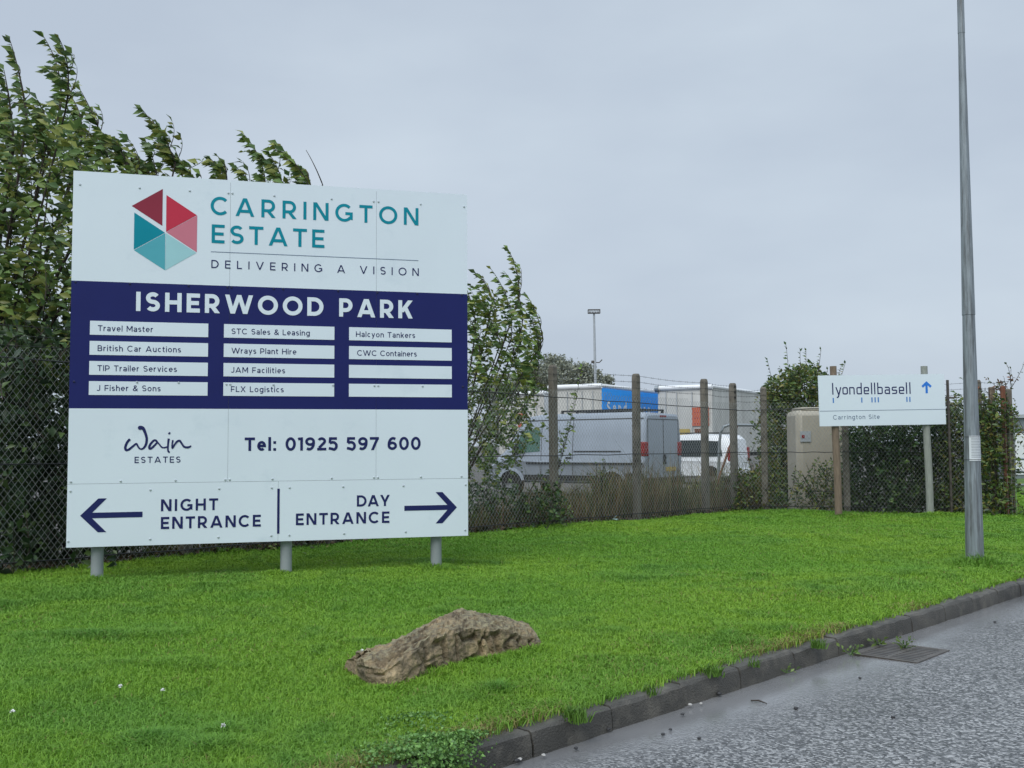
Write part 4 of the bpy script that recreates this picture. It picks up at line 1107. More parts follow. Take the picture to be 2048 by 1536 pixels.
# trailers: length runs away to the right, end face towards the camera
tdir = Vector((.50, .866, 0)); tang = math.atan2(tdir.y, tdir.x)
def trailer(px, yt, label, side_m, extra, height=4.0, group='trailers parked in the yard'):
    ztop = YARD_Z + height
    D = F_PX * (ztop - CAM_H) / (888 - yt)
    c = at(px, yt, D)                                   # near corner, right side of the end face
    # local: x along the trailer (0 = end face), y to its left; the near corner is at y = -1.25
    th = thing('box_trailer', (c.x - math.sin(tang) * 1.25, c.y + math.cos(tang) * 1.25, YARD_Z), label, 'trailer', tang, group)
    Lt = 13.4; H = height
    MB().bbox((.06, -1.22, 1.05), (Lt, 1.22, H - .16)).build('box_body', [M[side_m]], th, world=False, bevel=.02)
    e = MB().bbox((0, -1.24, 1.0), (.055, 1.24, H - .15)); door = e.build('end_door', M['trailer_grey'], th, world=False, bevel=.02)
    for y in (-.85, -.35, .35, .85): MB().tube([(-.02, y, 1.1), (-.02, y, H - .3)], .02, 8).bbox((-.03, y - .05, 1.55), (-.005, y + .05, 1.62)).build('lock_rod', M['steel_light'], door, world=False)
    rf = MB().bbox((0.02, -1.20, H - .155), (Lt, 1.20, H - .02))
    rf.tube([(.0, -1.26, H - .10), (.0, 1.26, H - .10)], .11, 12).tube([(0, -1.2, H - .09), (Lt, -1.2, H - .09)], .085, 10).tube([(0, 1.2, H - .09), (Lt, 1.2, H - .09)], .085, 10)
    rf.build('roof', M['trailer_white'], th, world=False)
    MB().bbox((.1, -.5, .85), (Lt, .5, 1.0)).build('chassis', M['black_plastic'], th, world=False)
    for x in (1.6, 2.9, 4.2):
        for y in (-1.0, 1.0): wheel(th, x, y, .5, .3)
    MB().bbox((-.04, -1.2, .55), (.06, 1.2, .72)).build('rear_bumper', M['black_plastic'], th, world=False)
    for y in (-.9, .9): MB().bbox((-.06, y - .2, .74), (-.01, y + .2, .86)).build('tail_light', M['red_lamp'], th, world=False)
    extra(th, H)
    return th
def blue_extra(th, H):
    cu = MB().bbox((.05, -1.275, 1.05), (13.3, -1.225, H - .19)).build('curtain', M['trailer_blue'], th, world=False, label='bright blue side curtain with white lettering')
    fr = lambda u, v, d: (u, -1.275 - d, v)
    for a_w, u_w, l_w in words('Send more', .45, 5.2, .52, .20): write(MB(), a_w, u_w, 2.76, .52, .20, ls=l_w, off=.01, fr=fr).build('lettering', M['sign_white'], cu, world=False, smooth=0)
def placard_extra(th, H):
    p = MB().bbox((-.05, -1.10, 2.22), (-.03, -.35, 3.02)).build('placard', M['orange'], th, world=False)
    mb = MB()
    for k in range(3):
        for i in range(5):
            y = -.45 - i * .125; z = 2.80 - k * .24
            mb.bbox((-.054, y - .07 * random.uniform(.6, 1), z - random.uniform(.01, .02)), (-.051, y, z + .02))
    mb.build('print_marks', M['dark_red'], p, world=False, smooth=0)
    MB().bbox((-.05, -.35 + .12, 1.78), (-.03, .28, 2.1)).build('plate', M['yellow'], th, world=False)
    MB().bbox((-.05, -1.0, 1.82), (-.03, -.45, 2.1)).build('plate', M['rust'], th, world=False)
    MB().lathe([(.001, -.08), (.15, -.08), (.15, .08), (.001, .08)], (-.05, 1.25, H - .12), 'y', 16).build('roller', M['galv2'], th, world=False)
def chevron_extra(th, H):
    for z in (2.3, 2.75): MB().bbox((-.05, -.35, z), (-.03, .15, z + .2)).build('reflector', M['orange'], th, world=False)
trailer(1203, 766, 'white roofed trailer with bright blue curtain side behind the silver van', 'trailer_grey', blue_extra)
trailer(1424, 769, 'dirty white trailer with orange placard on its end doors', 'trailer_grey', placard_extra)
trailer(1088, 780, 'pale trailer with orange reflectors half hidden by the leafy bush', 'trailer_white', chevron_extra)

# floodlight mast far behind the trailers
fm = at(1192, 760, 95); fz = at(1187, 626, 95).z
mast = thing('floodlight_mast', (fm.x, fm.y, YARD_Z), 'tall thin floodlight mast standing behind the trailers', 'mast')
ft = at(1188, 626, 95)
MB().tube([(fm.x, fm.y, YARD_Z), (ft.x, ft.y, fz)], [.17, .10], 10).build('pole', M['steel_light'], mast)
mb = MB().box((ft.x, ft.y, fz + .30), (1.15, .5, .05)).box((ft.x, ft.y, fz - .02), (1.15, .5, .05))
for dx in (-.55, .55): mb.box((ft.x + dx, ft.y, fz + .14), (.05, .5, .32))
mb.build('head_frame', M['iron'], mast)
for dx in (-.38, -.13, .13, .38): MB().box((ft.x + dx, ft.y - .1, fz + .14), (.19, .24, .2)).build('floodlight', M['steel_light'], mast)
ca_ = at(1191, 725, 95)
MB().tube([ca_ + Vector((-.2, 0, 0)), ca_ + Vector((.35, 0, 0)), ca_ + Vector((.62, 0, .26))], .05, 6).build('camera_arm', M['iron'], mast)
MB().box(ca_ + Vector((-.26, 0, .06)), (.26, .3, .24)).build('camera_housing', M['iron'], mast, bevel=.04)

# cream cabinet behind the small sign
c0 = at(1597, 1000, 16.6); c1 = at(1700, 1000, 16.6); ct = at(1640, 820, 16.6)
cab = thing('utility_cabinet', ((c0.x + c1.x) / 2, 16.9, -.35), 'cream rounded utility cabinet behind the fence left of the small sign', 'cabinet')
wd = c1.x - c0.x
MB().bbox((c0.x, 16.6, -.35), (c1.x, 17.3, ct.z)).build('body', M['cream'], cab, bevel=.09)
MB().bbox((c0.x + .09, 16.66, ct.z - .01), (c1.x - .09, 17.24, ct.z + .05)).build('lid', M['cream'], cab, bevel=.02)
pp = at(1611, 873, 16.59)
pt = MB().box((pp.x, 16.588, pp.z), (.17, .012, .17)).build('plate', M['steel_light'], cab)
MB().box((pp.x - .04, 16.579, pp.z), (.045, .006, .05)).build('mark', M['red_lamp'], pt)
mb = MB()
for k in range(3): mb.box((c0.x + wd * .5, 16.597, .2 + k * .035), (wd * .75, .006, .012))
mb.build('vent', M['grey_line'], cab)

# pale block and grey gate seen past the right end of the fence
c = at(2060, 870, 30)
blk = thing('welfare_cabin', (c.x + 1.0, 31, YARD_Z), 'grey cabin with a white door at the right edge beyond the fence', 'cabin')
MB().bbox((c.x - .55, 30, YARD_Z), (c.x + 4, 33, 1.75)).build('wall', M['galv2'], blk, bevel=.02)
MB().bbox((c.x - .65, 29.9, 1.75), (c.x + 4.1, 33.1, 1.85)).build('roof', M['steel_light'], blk)
MB().bbox((c.x - .45, 29.97, .1), (c.x + .05, 29.995, 1.3)).build('door', M['white_paint'], blk)
c = at(2047, 960, 24)
gr = thing('field_gate', (c.x, 24, YARD_Z), 'low grey tubular gate at the far right edge of the grass', 'gate')
for z in (.15, .45, .75): MB().tube([(c.x - .25, 24, z - .1), (c.x + 3, 24, z - .1)], .03, 6).build('bar', M['galv2'], gr)
for x in (c.x - .25, c.x + 1.5, c.x + 3): MB().box((x, 24.05, .2), (.09, .09, 1.3)).build('gate_post', M['wood_grey'], gr)

# ================================================================== VEGETATION
PAL = {'plum': [(0.091, 0.152, 0.037), (0.128, 0.189, 0.041), (0.067, 0.116, 0.037), (0.183, 0.207, 0.044)],
       'dark': [(0.044, 0.083, 0.032), (0.063, 0.110, 0.034), (0.091, 0.140, 0.037), (0.032, 0.061, 0.029)],
       'hedge': [(0.051, 0.095, 0.029), (0.085, 0.134, 0.032), (0.140, 0.165, 0.037), (0.037, 0.066, 0.027), (0.067, 0.110, 0.032), (0.104, 0.146, 0.034), (0.171, 0.159, 0.037)],
       'deep': [(.030, .058, .024), (.042, .075, .026), (.060, .095, .028), (.022, .042, .020)],
       'bright': [(0.134, 0.220, 0.037), (0.195, 0.268, 0.044), (0.098, 0.165, 0.037)],
       'far': [(.19, .205, .15), (.22, .23, .155), (.165, .185, .145)],  # leaf colours paled to stand in for distance haze
       'russet': [(.15, .065, .03), (.11, .085, .03), (.075, .105, .03)]}
def leaves(P, Dr, size, pal, name, parent, aspect=.46, fold=.22):
    """P base points, Dr unit directions along the leaf"""
    n = len(P)
    P = np.asarray(P, float); Dr = np.asarray(Dr, float)
    Dr = Dr / (np.linalg.norm(Dr, axis=1, keepdims=True) + 1e-9)
    rv = rng.normal(0, 1, (n, 3)); rv[:, 2] *= .5
    Wd = np.cross(Dr, rv); Wd /= np.linalg.norm(Wd, axis=1, keepdims=True) + 1e-9
    Nn = np.cross(Wd, Dr); flip = np.where(Nn[:, 2] < 0, -1, 1)[:, None]
    flip = np.where(rng.uniform(0, 1, (n, 1)) < .22, -flip, flip)      # leaves turned over by the wind
    Wd = Wd * flip; Nn = Nn * flip
    sz = (size * rng.uniform(.42, 1.2, n))[:, None]
    hw = sz * aspect * .5
    base = P; mid = P + Dr * sz * .45 - Nn * sz * .08 * 0; tip = P + Dr * sz - np.array([0, 0, 1]) * sz * .18
    l = P + Dr * sz * .40 + Wd * hw + Nn * hw * fold * 2; r_ = P + Dr * sz * .40 - Wd * hw + Nn * hw * fold * 2
    V = np.stack([base, r_, tip, l, mid], 1).reshape(-1, 3)
    i = np.arange(n)[:, None] * 5
    F = np.concatenate([i + np.array([[0, 1, 4]]), i + np.array([[4, 1, 2]]), i + np.array([[4, 2, 3]]), i + np.array([[0, 4, 3]])])
    pal = np.array(pal); c = pal[rng.integers(0, len(pal), n)] * rng.uniform(.75, 1.3, (n, 1))
    T = np.repeat(c[:, None, :], 5, 1).reshape(-1, 3)
    return np_mesh(name, V, F, M['leaf'], parent, T)
def bez(p0, p1, p2, n):
    t = np.linspace(0, 1, n)[:, None]
    return (1 - t) ** 2 * p0 + 2 * t * (1 - t) * p1 + t ** 2 * p2
def in_poly(x, y, poly):
    ins = np.zeros(len(x), bool); j = len(poly) - 1
    for i in range(len(poly)):
        xi, yi = poly[i]; xj, yj = poly[j]
        c = ((yi > y) != (yj > y)) & (x < (xj - xi) * (y - yi) / (yj - yi + 1e-12) + xi)
        ins ^= c; j = i
    return ins
WIND = np.array([-.75, -.05, .05])
def shoot_tree(name, label, cat, base, Yd, tips, mass, n_fill, leaf, pal, thick=.7, trunk_r=.05, trunk_h=.9, side=9, group=None, wind=1.0, leafgap=.042, bare=0):
    """tips, mass: silhouette in photo pixels, turned into places at depth Yd"""
    th = thing(name, base, label, cat, group=group)
    base = np.array(base, float)
    tr = MB()
    top = base + np.array([random.uniform(-.1, .1), 0, trunk_h])
    tr.tube([base - np.array([0, 0, .1]), (base + top) / 2 + np.array([.03, .02, 0]), top], [trunk_r, trunk_r * .85, trunk_r * .7], 8)
    P = []; Dr = []
    def twig(c, lf0=.3, gap=leafgap, w_=1.0):
        Lg = np.sum(np.linalg.norm(np.diff(c, axis=0), axis=1)); n = max(3, int(Lg * (1 - lf0) / gap))
        for k in range(n):
            t = lf0 + (1 - lf0) * (k + .5) / n
            f = t * (len(c) - 1); i = min(int(f), len(c) - 2); p = c[i] + (c[i + 1] - c[i]) * (f - i); d = c[i + 1] - c[i]
            d = d / (np.linalg.norm(d) + 1e-9)
            sd_ = np.cross(d, rng.normal(0, 1, 3)); sd_ /= np.linalg.norm(sd_) + 1e-9
            P.append(p); Dr.append(d * .30 + sd_ * .55 + WIND * wind * w_ * (.60 + .75 * t) + rng.normal(0, .12, 3))
        P.append(c[-1]); Dr.append((c[-1] - c[-2]) / (np.linalg.norm(c[-1] - c[-2]) + 1e-9) + WIND * .5)
    mains = []
    for (tx, ty, *o_) in tips:
        yy = Yd + rng.normal(0, thick * .35)
        tip = np.array(at(tx, ty, yy))
        start = base + (top - base) * rng.uniform(.5, 1.0)
        bare_ = len(o_) in (1, 3) and o_[-1] == 1
        if len(o_) >= 2:                                  # the shoot passes through a lower point and bends over at its tip
            via = np.array(at(o_[0] + rng.normal(0, 9), o_[1] + rng.normal(0, 14), (yy + start[1]) / 2)); 
            lower = bez(start, (start + via) / 2 + np.array([.08, 0, .1]), via, 10)
            ch = tip - via; d0 = via - start; d0 /= np.linalg.norm(d0); ln = np.linalg.norm(ch)
            sidew = np.array([rng.uniform(.02, .24) * ln, rng.normal(0, .06), rng.uniform(0, .1) * ln])
            upper = bez(via, (via + tip) / 2 + sidew, tip, 14)
            c = np.concatenate([lower, upper[1:]])
        else:
            ctrl = np.array([tip[0] * .62 + start[0] * .38 + .18 * (tip[2] - start[2]) * .6 * wind, (start[1] + yy) / 2, start[2] + (tip[2] - start[2]) * .55])
            c = bez(start, ctrl, tip, 23)
        nC = len(c)
        mains.append(c)
        r0 = trunk_r * rng.uniform(.16, .34)
        tr.tube([tuple(p) for p in c], list(np.linspace(r0, .003, nC)), 5)
        if not bare_: twig(c, .40, leafgap * rng.uniform(1.2, 1.9))
        for k in range(side):
            t = rng.uniform(.25, .92); i = int(t * 20); p = c[i]; d = c[i + 1] - c[i]; d /= np.linalg.norm(d)
            if bare_: continue
            ln = rng.uniform(.15, .75) * (1.12 - t)
            v = d * .8 + rng.normal(0, .6, 3) + np.array([0, 0, .35]); v /= np.linalg.norm(v)
            e = p + v * ln
            cc = bez(p, p + v * ln * .5 + np.array([.03, 0, .02]), e + np.array([-.10 * ln * 2 * wind, 0, 0]), 7)
            tr.tube([tuple(q) for q in cc], list(np.linspace(.006, .002, 7)), 3, False)
            twig(cc, .12, leafgap * 1.15)
    # crown fill: twigs through the volume
    mp_ = np.array(mass, float)
    k = 0
    while k < n_fill:
        x = rng.uniform(mp_[:, 0].min(), mp_[:, 0].max(), 200); y = rng.uniform(mp_[:, 1].min(), mp_[:, 1].max(), 200)
        for a, b in zip(x[(m_ := in_poly(x, y, mass))], y[m_]):
            if k >= n_fill: break
            yy = Yd + rng.normal(0, thick * .5)
            e = np.array(at(a, b, yy)); ln = rng.uniform(.2, .5)
            v = np.array([rng.normal(0, .5), rng.normal(0, .5), .75]); v /= np.linalg.norm(v)
            s_ = e - v * ln
            cc = bez(s_, s_ + v * ln * .5 + np.array([.04 * wind, 0, .03]), e, 6)
            if k % 3 == 0: tr.tube([tuple(q) for q in cc], list(np.linspace(.006, .002, 6)), 3, False)
            twig(cc, .05, leafgap * 1.05)
            k += 1
    tr.build('trunk', M['bark'], th)
    leaves(P, Dr, leaf, PAL[pal], 'crown', th)
    return th
def back_of_fence(px, dist=.9):
    t = fence_hit(px, FA, FB); p = lerp(FA, FB, t); d = (FB - FA).normalized(); n_ = Vector((-d.y, d.x, 0))
    return p + n_ * dist
tag_tree = 'trees behind the chain link fence'
b = back_of_fence(70, 1.9)
shoot_tree('plum_tree', 'tallest leafy tree with windblown shoots left of the big sign', 'tree', (b.x, b.y, -.3), b.y, [(-60, 120), (20, 80, 62, 250), (-20, 150, 5, 300), (88, 74, 116, 250), (118, 76, 140, 230), (8, 140, 34, 270), (162, 182, 222, 330), (140, 190, 150, 330), (205, 265, 262, 350), (-110, 220), (75, 200, 95, 330), (215, 300, 270, 360), (15, 230), (100, 250)],
           [(-140, 230), (0, 260), (60, 240), (120, 190), (190, 280), (275, 330), (330, 420), (330, 760), (-140, 760)], 980, .125, 'plum', .9, .08, 1.4, 9, tag_tree)
b = back_of_fence(330, 1.5)
shoot_tree('plum_tree', 'thin leafy tree with bent shoots above the sign top left edge', 'tree', (b.x, b.y, -.3), b.y, [(283, 217, 352, 345), (292, 283, 304, 370), (330, 290, 362, 370), (372, 340, 395, 375), (282, 325, 312, 370), (345, 325, 372, 375), (318, 250, 345, 340)],
           [(270, 330), (330, 320), (400, 360), (420, 600), (270, 600)], 110, .125, 'plum', .6, .05, 1.2, 5, tag_tree)
b = back_of_fence(545, 1.3)
shoot_tree('plum_tree', 'leafy tree poking above the middle of the sign top edge', 'tree', (b.x, b.y, -.3), b.y, [(422, 318, 455, 375), (450, 328, 465, 380), (489, 270, 528, 360), (540, 310, 556, 375), (556, 290, 618, 372), (600, 335, 630, 380), (612, 300, 632, 372, 1), (470, 332, 500, 378), (520, 310, 540, 372)],
           [(430, 350), (490, 320), (560, 330), (625, 360), (640, 600), (430, 600)], 100, .125, 'plum', .5, .05, 1.2, 4, tag_tree)
b = back_of_fence(1010, 1.2)
shoot_tree('plum_tree', 'airy leafy tree between the big sign and the silver van', 'tree', (b.x, b.y, -.3), b.y, [(1016, 498, 1048, 600), (982, 538, 1030, 660), (950, 545, 985, 640), (1052, 588, 1078, 690), (1070, 640, 1082, 740), (925, 560, 960, 650), (1010, 545, 1040, 640), (1040, 610, 1070, 720), (960, 600, 1005, 700), (1075, 700, 1080, 780), (915, 600, 950, 720)],
           [(925, 590), (1000, 570), (1050, 620), (1078, 700), (1072, 790), (1065, 900), (925, 960)], 285, .11, 'plum', .7, .05, .8, 6, tag_tree)
# low climbing sprig in front of the trailers
b = back_of_fence(1120, .35)
shoot_tree('sapling', 'single leafy sapling shoot beside the first concrete post', 'sapling', (b.x, b.y, -.15), b.y, [(1163, 735), (1150, 790), (1135, 850)], [(1085, 985), (1145, 985), (1140, 1010), (1085, 1010)], 10, .085, 'bright', .12, .012, .3, 5, wind=.3, leafgap=.035)

def shrub(label, px0, px1, ytop, y1, Yd, n_twig, leaf, pal, thick, seed=0, name='shrub', base_z=-.3, ragged=40, group=None, flower=False):
    xm = (px0 + px1) / 2; p = at(xm, 900, Yd)
    poly = [(px0, y1)] + [(px0 + (px1 - px0) * k / 9, ytop + ragged * (float(lat(np.array(k * 1.0), np.array(seed * 3.1), .9, seed)) - .3)) for k in range(10)] + [(px1, y1)]
    return shoot_tree(name, label, 'shrub', (p.x, Yd, base_z), Yd, [(px0 + (px1 - px0) * random.random(), ytop + random.uniform(-.2, .7) * ragged) for _ in range(6)], poly, n_twig, leaf, PAL and pal, thick, .03, .4, 3, group, wind=.25, leafgap=.040)
hed = 'shrubs along the foot of the fence'
bl = back_of_fence(-40, 1.0); shrub('dark dense shrub behind the mesh at the far left edge', -160, 60, 640, 1130, bl.y, 560, .115, 'deep', .7, 1, group=hed)
bl = back_of_fence(120, 1.1); shrub('dark dense shrub behind the mesh close to the sign left edge', 20, 260, 640, 1130, bl.y, 560, .115, 'deep', .7, 2, group=hed)
bl = back_of_fence(300, 3.4); shrub('tall dark hedge added behind the left trees to block bright gaps', -220, 700, 520, 1120, bl.y, 1000, .16, 'deep', .9, 9, group=hed)  # made-up hedge, put in to block the bright yard and sky behind
bl = back_of_fence(430, .7); shrub('low brown bramble seen under the sign between its posts', 220, 640, 1010, 1120, bl.y, 130, .06, 'hedge', .3, 3, group=hed)
bl = back_of_fence(800, .8); shrub('low bramble mostly hidden behind the right part of the sign', 640, 930, 900, 1075, bl.y, 90, .07, 'dark', .4, 4, group=hed)
bl = back_of_fence(1010, .7); shrub('dark green shrub right of the sign in front of the van bonnet', 925, 1125, 955, 1050, bl.y, 190, .08, 'dark', .4, 5, group=hed)
bl = back_of_fence(1490, .55); shrub('small green shrub growing round the fence corner post', 1470, 1570, 915, 1030, 15.9, 120, .08, 'hedge', .2, 6, group=hed)
shoot_tree('hawthorn_bush', 'tall rounded leafy bush left of the small white board', 'bush', (at(1566, 900, 18.2).x, 18.2, -.3), 18.2, [(1535, 722), (1560, 735), (1572, 690), (1600, 700), (1612, 702), (1642, 700), (1655, 740), (1682, 735), (1540, 770), (1690, 728)],
           [(1530, 770), (1560, 740), (1620, 720), (1680, 760), (1650, 815), (1596, 825), (1588, 1020), (1500, 1025), (1520, 900)], 950, .095, 'hedge', .6, .05, .8, 8, wind=.5, leafgap=.038)
shrub('thin dark climbing shrub in front of the cream cabinet', 1590, 1705, 915, 1028, 15.95, 210, .065, 'hedge', .3, 8, ragged=80, group=hed)
for k_, (pa, pb, yt) in enumerate(((1180, 1215, 925), (1300, 1370, 965), (1385, 1470, 950))):
    shrub(('spindly upright weed clump below the van sliding door', 'brown green weed clump right of the second concrete post', 'leafy weed clump left of the fence corner post')[k_], pa, pb, yt, 1030, back_of_fence((pa + pb) / 2, .8).y, 38, .05, 'hedge', .2, 20 + k_, group=hed, name='weed_clump')
bb = 'bramble hedge behind the short fence run'
for (a, b_, yt, Yd, n, lab, pal) in ((1690, 1800, 815, 15.9, 760, 'dark bramble hedge under the left half of the small white board', 'dark'), (1780, 1900, 808, 15.6, 800, 'dark bramble hedge under the right half of the small white board', 'dark'), (1880, 1975, 785, 15.3, 640, 'bramble hedge rising behind the lamp post', 'hedge'), (1955, 2030, 785, 14.75, 330, 'ivy clinging to the posts right of the lamp post', 'hedge')):
    shrub(lab, a, b_, yt, 1030, Yd, n, .085, pal, .35 if pal == 'dark' else .22, int(a), 'bramble' if 'bramble' in lab else 'ivy', group=bb)
b = at(2010, 760, 14.9)
shoot_tree('ivy', 'russet bramble spray sticking up above the end posts', 'bramble', (b.x, 14.9, 1.4), 14.9, [(2022, 738), (2008, 755), (1998, 762), (1925, 758)], [(1985, 760), (2010, 755), (2010, 775), (1985, 775)], 8, .06, 'russet', .1, .008, .2, 3, wind=.1, leafgap=.035)

# far trees
def far_tree(px, yt, Yd, wpx, label):
    t_ = at(px, yt, Yd); th = thing('broadleaf_tree', (t_.x, Yd, YARD_Z), label, 'tree', group='far trees beyond the yard')
    H = t_.z - YARD_Z; wr = wpx / 2 * Yd / F_PX
    tr = MB().tube([(t_.x, Yd, YARD_Z), (t_.x + .2, Yd, YARD_Z + H * .4), (t_.x, Yd, YARD_Z + H * .8)], [.25, .18, .06], 7)
    P = []
    for k in range(60):
        a = rng.uniform(0, 2 * np.pi); u = rng.uniform(.15, 1); rad = wr * math.sqrt(max(.05, 1 - (u * 1.0) ** 2.2)) * rng.uniform(.5, 1)
        c = np.array([t_.x + math.cos(a) * rad, Yd + math.sin(a) * rad, YARD_Z + H * (.12 + .86 * u)])
        tr.tube([(t_.x, Yd, YARD_Z + H * .35 * u + H * .1), tuple(c)], [.07, .02], 4, False)
        P.append(c + rng.normal(0, 1, (140, 3)) * np.array([.75, .75, .6]) * wr * .20)
    P = np.concatenate(P); P = P[P[:, 2] < YARD_Z + H * 1.03]
    tr.build('trunk', M['bark'], th)
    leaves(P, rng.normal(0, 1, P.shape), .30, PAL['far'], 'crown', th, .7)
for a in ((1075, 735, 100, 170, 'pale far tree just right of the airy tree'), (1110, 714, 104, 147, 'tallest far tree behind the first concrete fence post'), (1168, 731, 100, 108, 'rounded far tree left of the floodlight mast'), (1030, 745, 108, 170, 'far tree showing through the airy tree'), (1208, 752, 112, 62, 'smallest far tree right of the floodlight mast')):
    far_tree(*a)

# dry weeds and tall grass behind the fence
def dry():
    n = 38000
    s = rng.uniform(1.0, 11.6, n); q = fence_q(np.minimum(s, 10.2)) + rng.uniform(.12, 2.6, n)
    X = KX + KD.x * s + KN.x * q; Y = KY + KD.y * s + KN.y * q
    z = np.maximum(verge_z(np.minimum(s, 10.2), q), YARD_Z) - .02
    cl = lat(X, Y, 1.4, 51) * .6 + lat(X, Y, 4.1, 52) * .4
    h = (.22 + .55 * cl ** 1.3 + .42 * smooth(6.4, 8.2, s) * cl * 1.5) * (.35 + .95 * rng.uniform(0, 1, n) ** 2.2) * np.where(s < 4, .7, 1)
    c = np.where(rng.uniform(0, 1, (n, 1)) < .25 + .5 * lat(X, Y, 1.9, 53)[:, None], np.array([.235, .185, .10]), np.array([.095, .12, .040]))
    c = np.where(rng.uniform(0, 1, (n, 1)) < .15, np.array([.15, .085, .05]), c) * rng.uniform(.6, 1.35, (n, 1))
    return blades(np.stack([X, Y, z], 1), h, rng.uniform(.005, .012, n), rng.uniform(.05, .8, n), c, 'dry_grass', M['dry'])
tag(dry(), 'tangled brown dry grass and weeds behind the fence', 'grass', kind='stuff')
def fence_litter():
    n = 14000
    s = rng.uniform(-4, 12, n); q = fence_q(np.minimum(s, 10.2)) + rng.uniform(-.04, 1.2, n)
    X = KX + KD.x * s + KN.x * q; Y = KY + KD.y * s + KN.y * q
    z = verge_z(np.minimum(s, 10.2), q) + .01
    P = np.stack([X, Y, z + rng.uniform(0, .06, n)], 1)
    d = rng.normal(0, 1, (n, 3)); d[:, 2] *= .3
    return leaves(P, d, .06, [(.075, .05, .03), (.05, .04, .025), (.03, .035, .02), (.10, .075, .04)], 'leaf_litter', None, .6)
tag(fence_litter(), 'brown dead leaves lying along the fence foot', 'leaves', kind='stuff')

# leafy weeds by the kerb at the bottom edge
def clover_patch():
    c = [gnd(900, 1512), gnd(860, 1500), gnd(925, 1490), gnd(790, 1525), gnd(850, 1525), gnd(840, 1455)]
    P = []
    for g_, n, r_ in zip(c, (1100, 900, 700, 600, 1300, 300), (.10, .12, .07, .16, .10, .14)):
        a = rng.normal(0, 1, (n, 2)) * r_ * .55
        z = .022 + .03 * np.exp(-(a ** 2).sum(1) / (r_ * .7) ** 2) * rng.uniform(.3, 1, n)
        P.append(np.stack([g_.x + a[:, 0], g_.y + a[:, 1], z], 1))
    P = np.concatenate(P); s, q = to_sq(P[:, 0], P[:, 1]); ok = q > -.05; P = P[ok]; q = q[ok]
    P[:, 2] = np.where(q < .03, rng.uniform(ROAD_Z + .005, .05, len(q)), P[:, 2])      # trailing down the kerb face
    d = rng.normal(0, 1, P.shape); d[:, 2] = np.abs(d[:, 2]) * .3
    return leaves(P, d, .016, [(.11, .22, .05), (.14, .26, .06), (.085, .18, .045)], 'clover', None, .8)
tag(clover_patch(), 'pale green clover patch spilling over the kerb at the bottom', 'clover', kind='stuff')
def weed(p, label, n, size, spread, pal='bright', group=None):
    th = thing('weed', p, label, 'weed', group=group)
    P = []; d = []
    mb = MB()
    for k in range(n):
        a = rng.uniform(0, 6.28); e = rng.uniform(.2, 1.0)
        v = np.array([math.cos(a) * spread, math.sin(a) * spread, spread * e])
        mb.tube([tuple(p), tuple(np.array(p) + v * .6)], .0015, 3, False)
        for f in (.35, .6, .85): P.append(np.array(p) + v * f); d.append(v / np.linalg.norm(v) + rng.normal(0, .4, 3))
    mb.build('stem', M['stem_green'], th)
    leaves(P, d, size, [(.085, .14, .035), (.115, .17, .04)], 'foliage', th, .45)
kz = lambda px, py: gnd(px, py, ROAD_Z)
weed(kz(1573, 1346), 'green weed sprouting at the kerb foot left of the drain', 7, .042, .06)
weed(kz(1465, 1378), 'tiny yellow-green weed at the kerb foot furthest left', 3, .022, .025)
weed(kz(1700, 1310), 'small weed at the left corner of the drain grate', 8, .035, .06)
weed(kz(1810, 1296), 'green weed over the right side of the drain grate', 12, .035, .06)
weed(kz(1755, 1290), 'straggly weed between the kerb and the drain grate', 7, .04, .05)

# kerb-side tufts in the joints
def tufts():
    P = []
    for px, py, k in ((1150, 1434, 130), (1158, 1440, 60), (1424, 1346, 60), (1428, 1350, 40), (1634, 1293, 70), (1300, 1386, 30), (1508, 1330, 25)):
        g_ = gnd(px, py)
        P.append(np.stack([g_.x + rng.normal(0, .018, k), g_.y + rng.normal(0, .018, k), np.zeros(k)], 1))
    P = np.concatenate(P); n = len(P)
    c = np.array([[.10, .20, .03]]) * rng.uniform(.7, 1.4, (n, 1))
    return blades(P, rng.uniform(.02, .06, n), np.full(n, .006), rng.uniform(.3, 1.4, n), c, 'grass_tuft', M['grass'])
tag(tufts(), 'dark green grass tufts growing from the kerb joints', 'grass', kind='stuff')

# clover flowers
fl = [((238, 1387), 'white clover flower left of two in the lawn below the sign'), ((323, 1396), 'white clover flower right of two in the lawn below the sign'), ((22, 1441), 'white clover flower at the left edge of the picture'), ((443, 1470), 'white clover flower near the bottom lawn edge'), ((722, 1312), 'white clover flower just behind the left end of the boulder'), ((712, 1326), 'lower white clover flower touching the left end of the boulder')]
for (px, py), lab in fl:
    g_ = gnd(px, py + 14)
    th = thing('clover_flower', g_, lab, 'flower', group='white clover flowers in the lawn')
    MB().tube([g_, g_ + Vector((.004, 0, .055))], .0012, 4, False).build('stem', M['stem_green'], th)
    mb = MB()
    for k in range(26):
        a = rng.uniform(0, 6.28); e = math.asin(rng.uniform(-.5, 1)); v = Vector((math.cos(a) * math.cos(e), math.sin(a) * math.cos(e), math.sin(e)))
        c = g_ + Vector((.004, 0, .058)); s_ = Vector((-v.y, v.x, .1)).normalized() * .002
        mb.add([c + s_, c - s_, c + v * .010 - s_, c + v * .010 + s_], [(0, 1, 2, 3)])
    mb.build('flower_head', M['white_petal'], th, smooth=0)

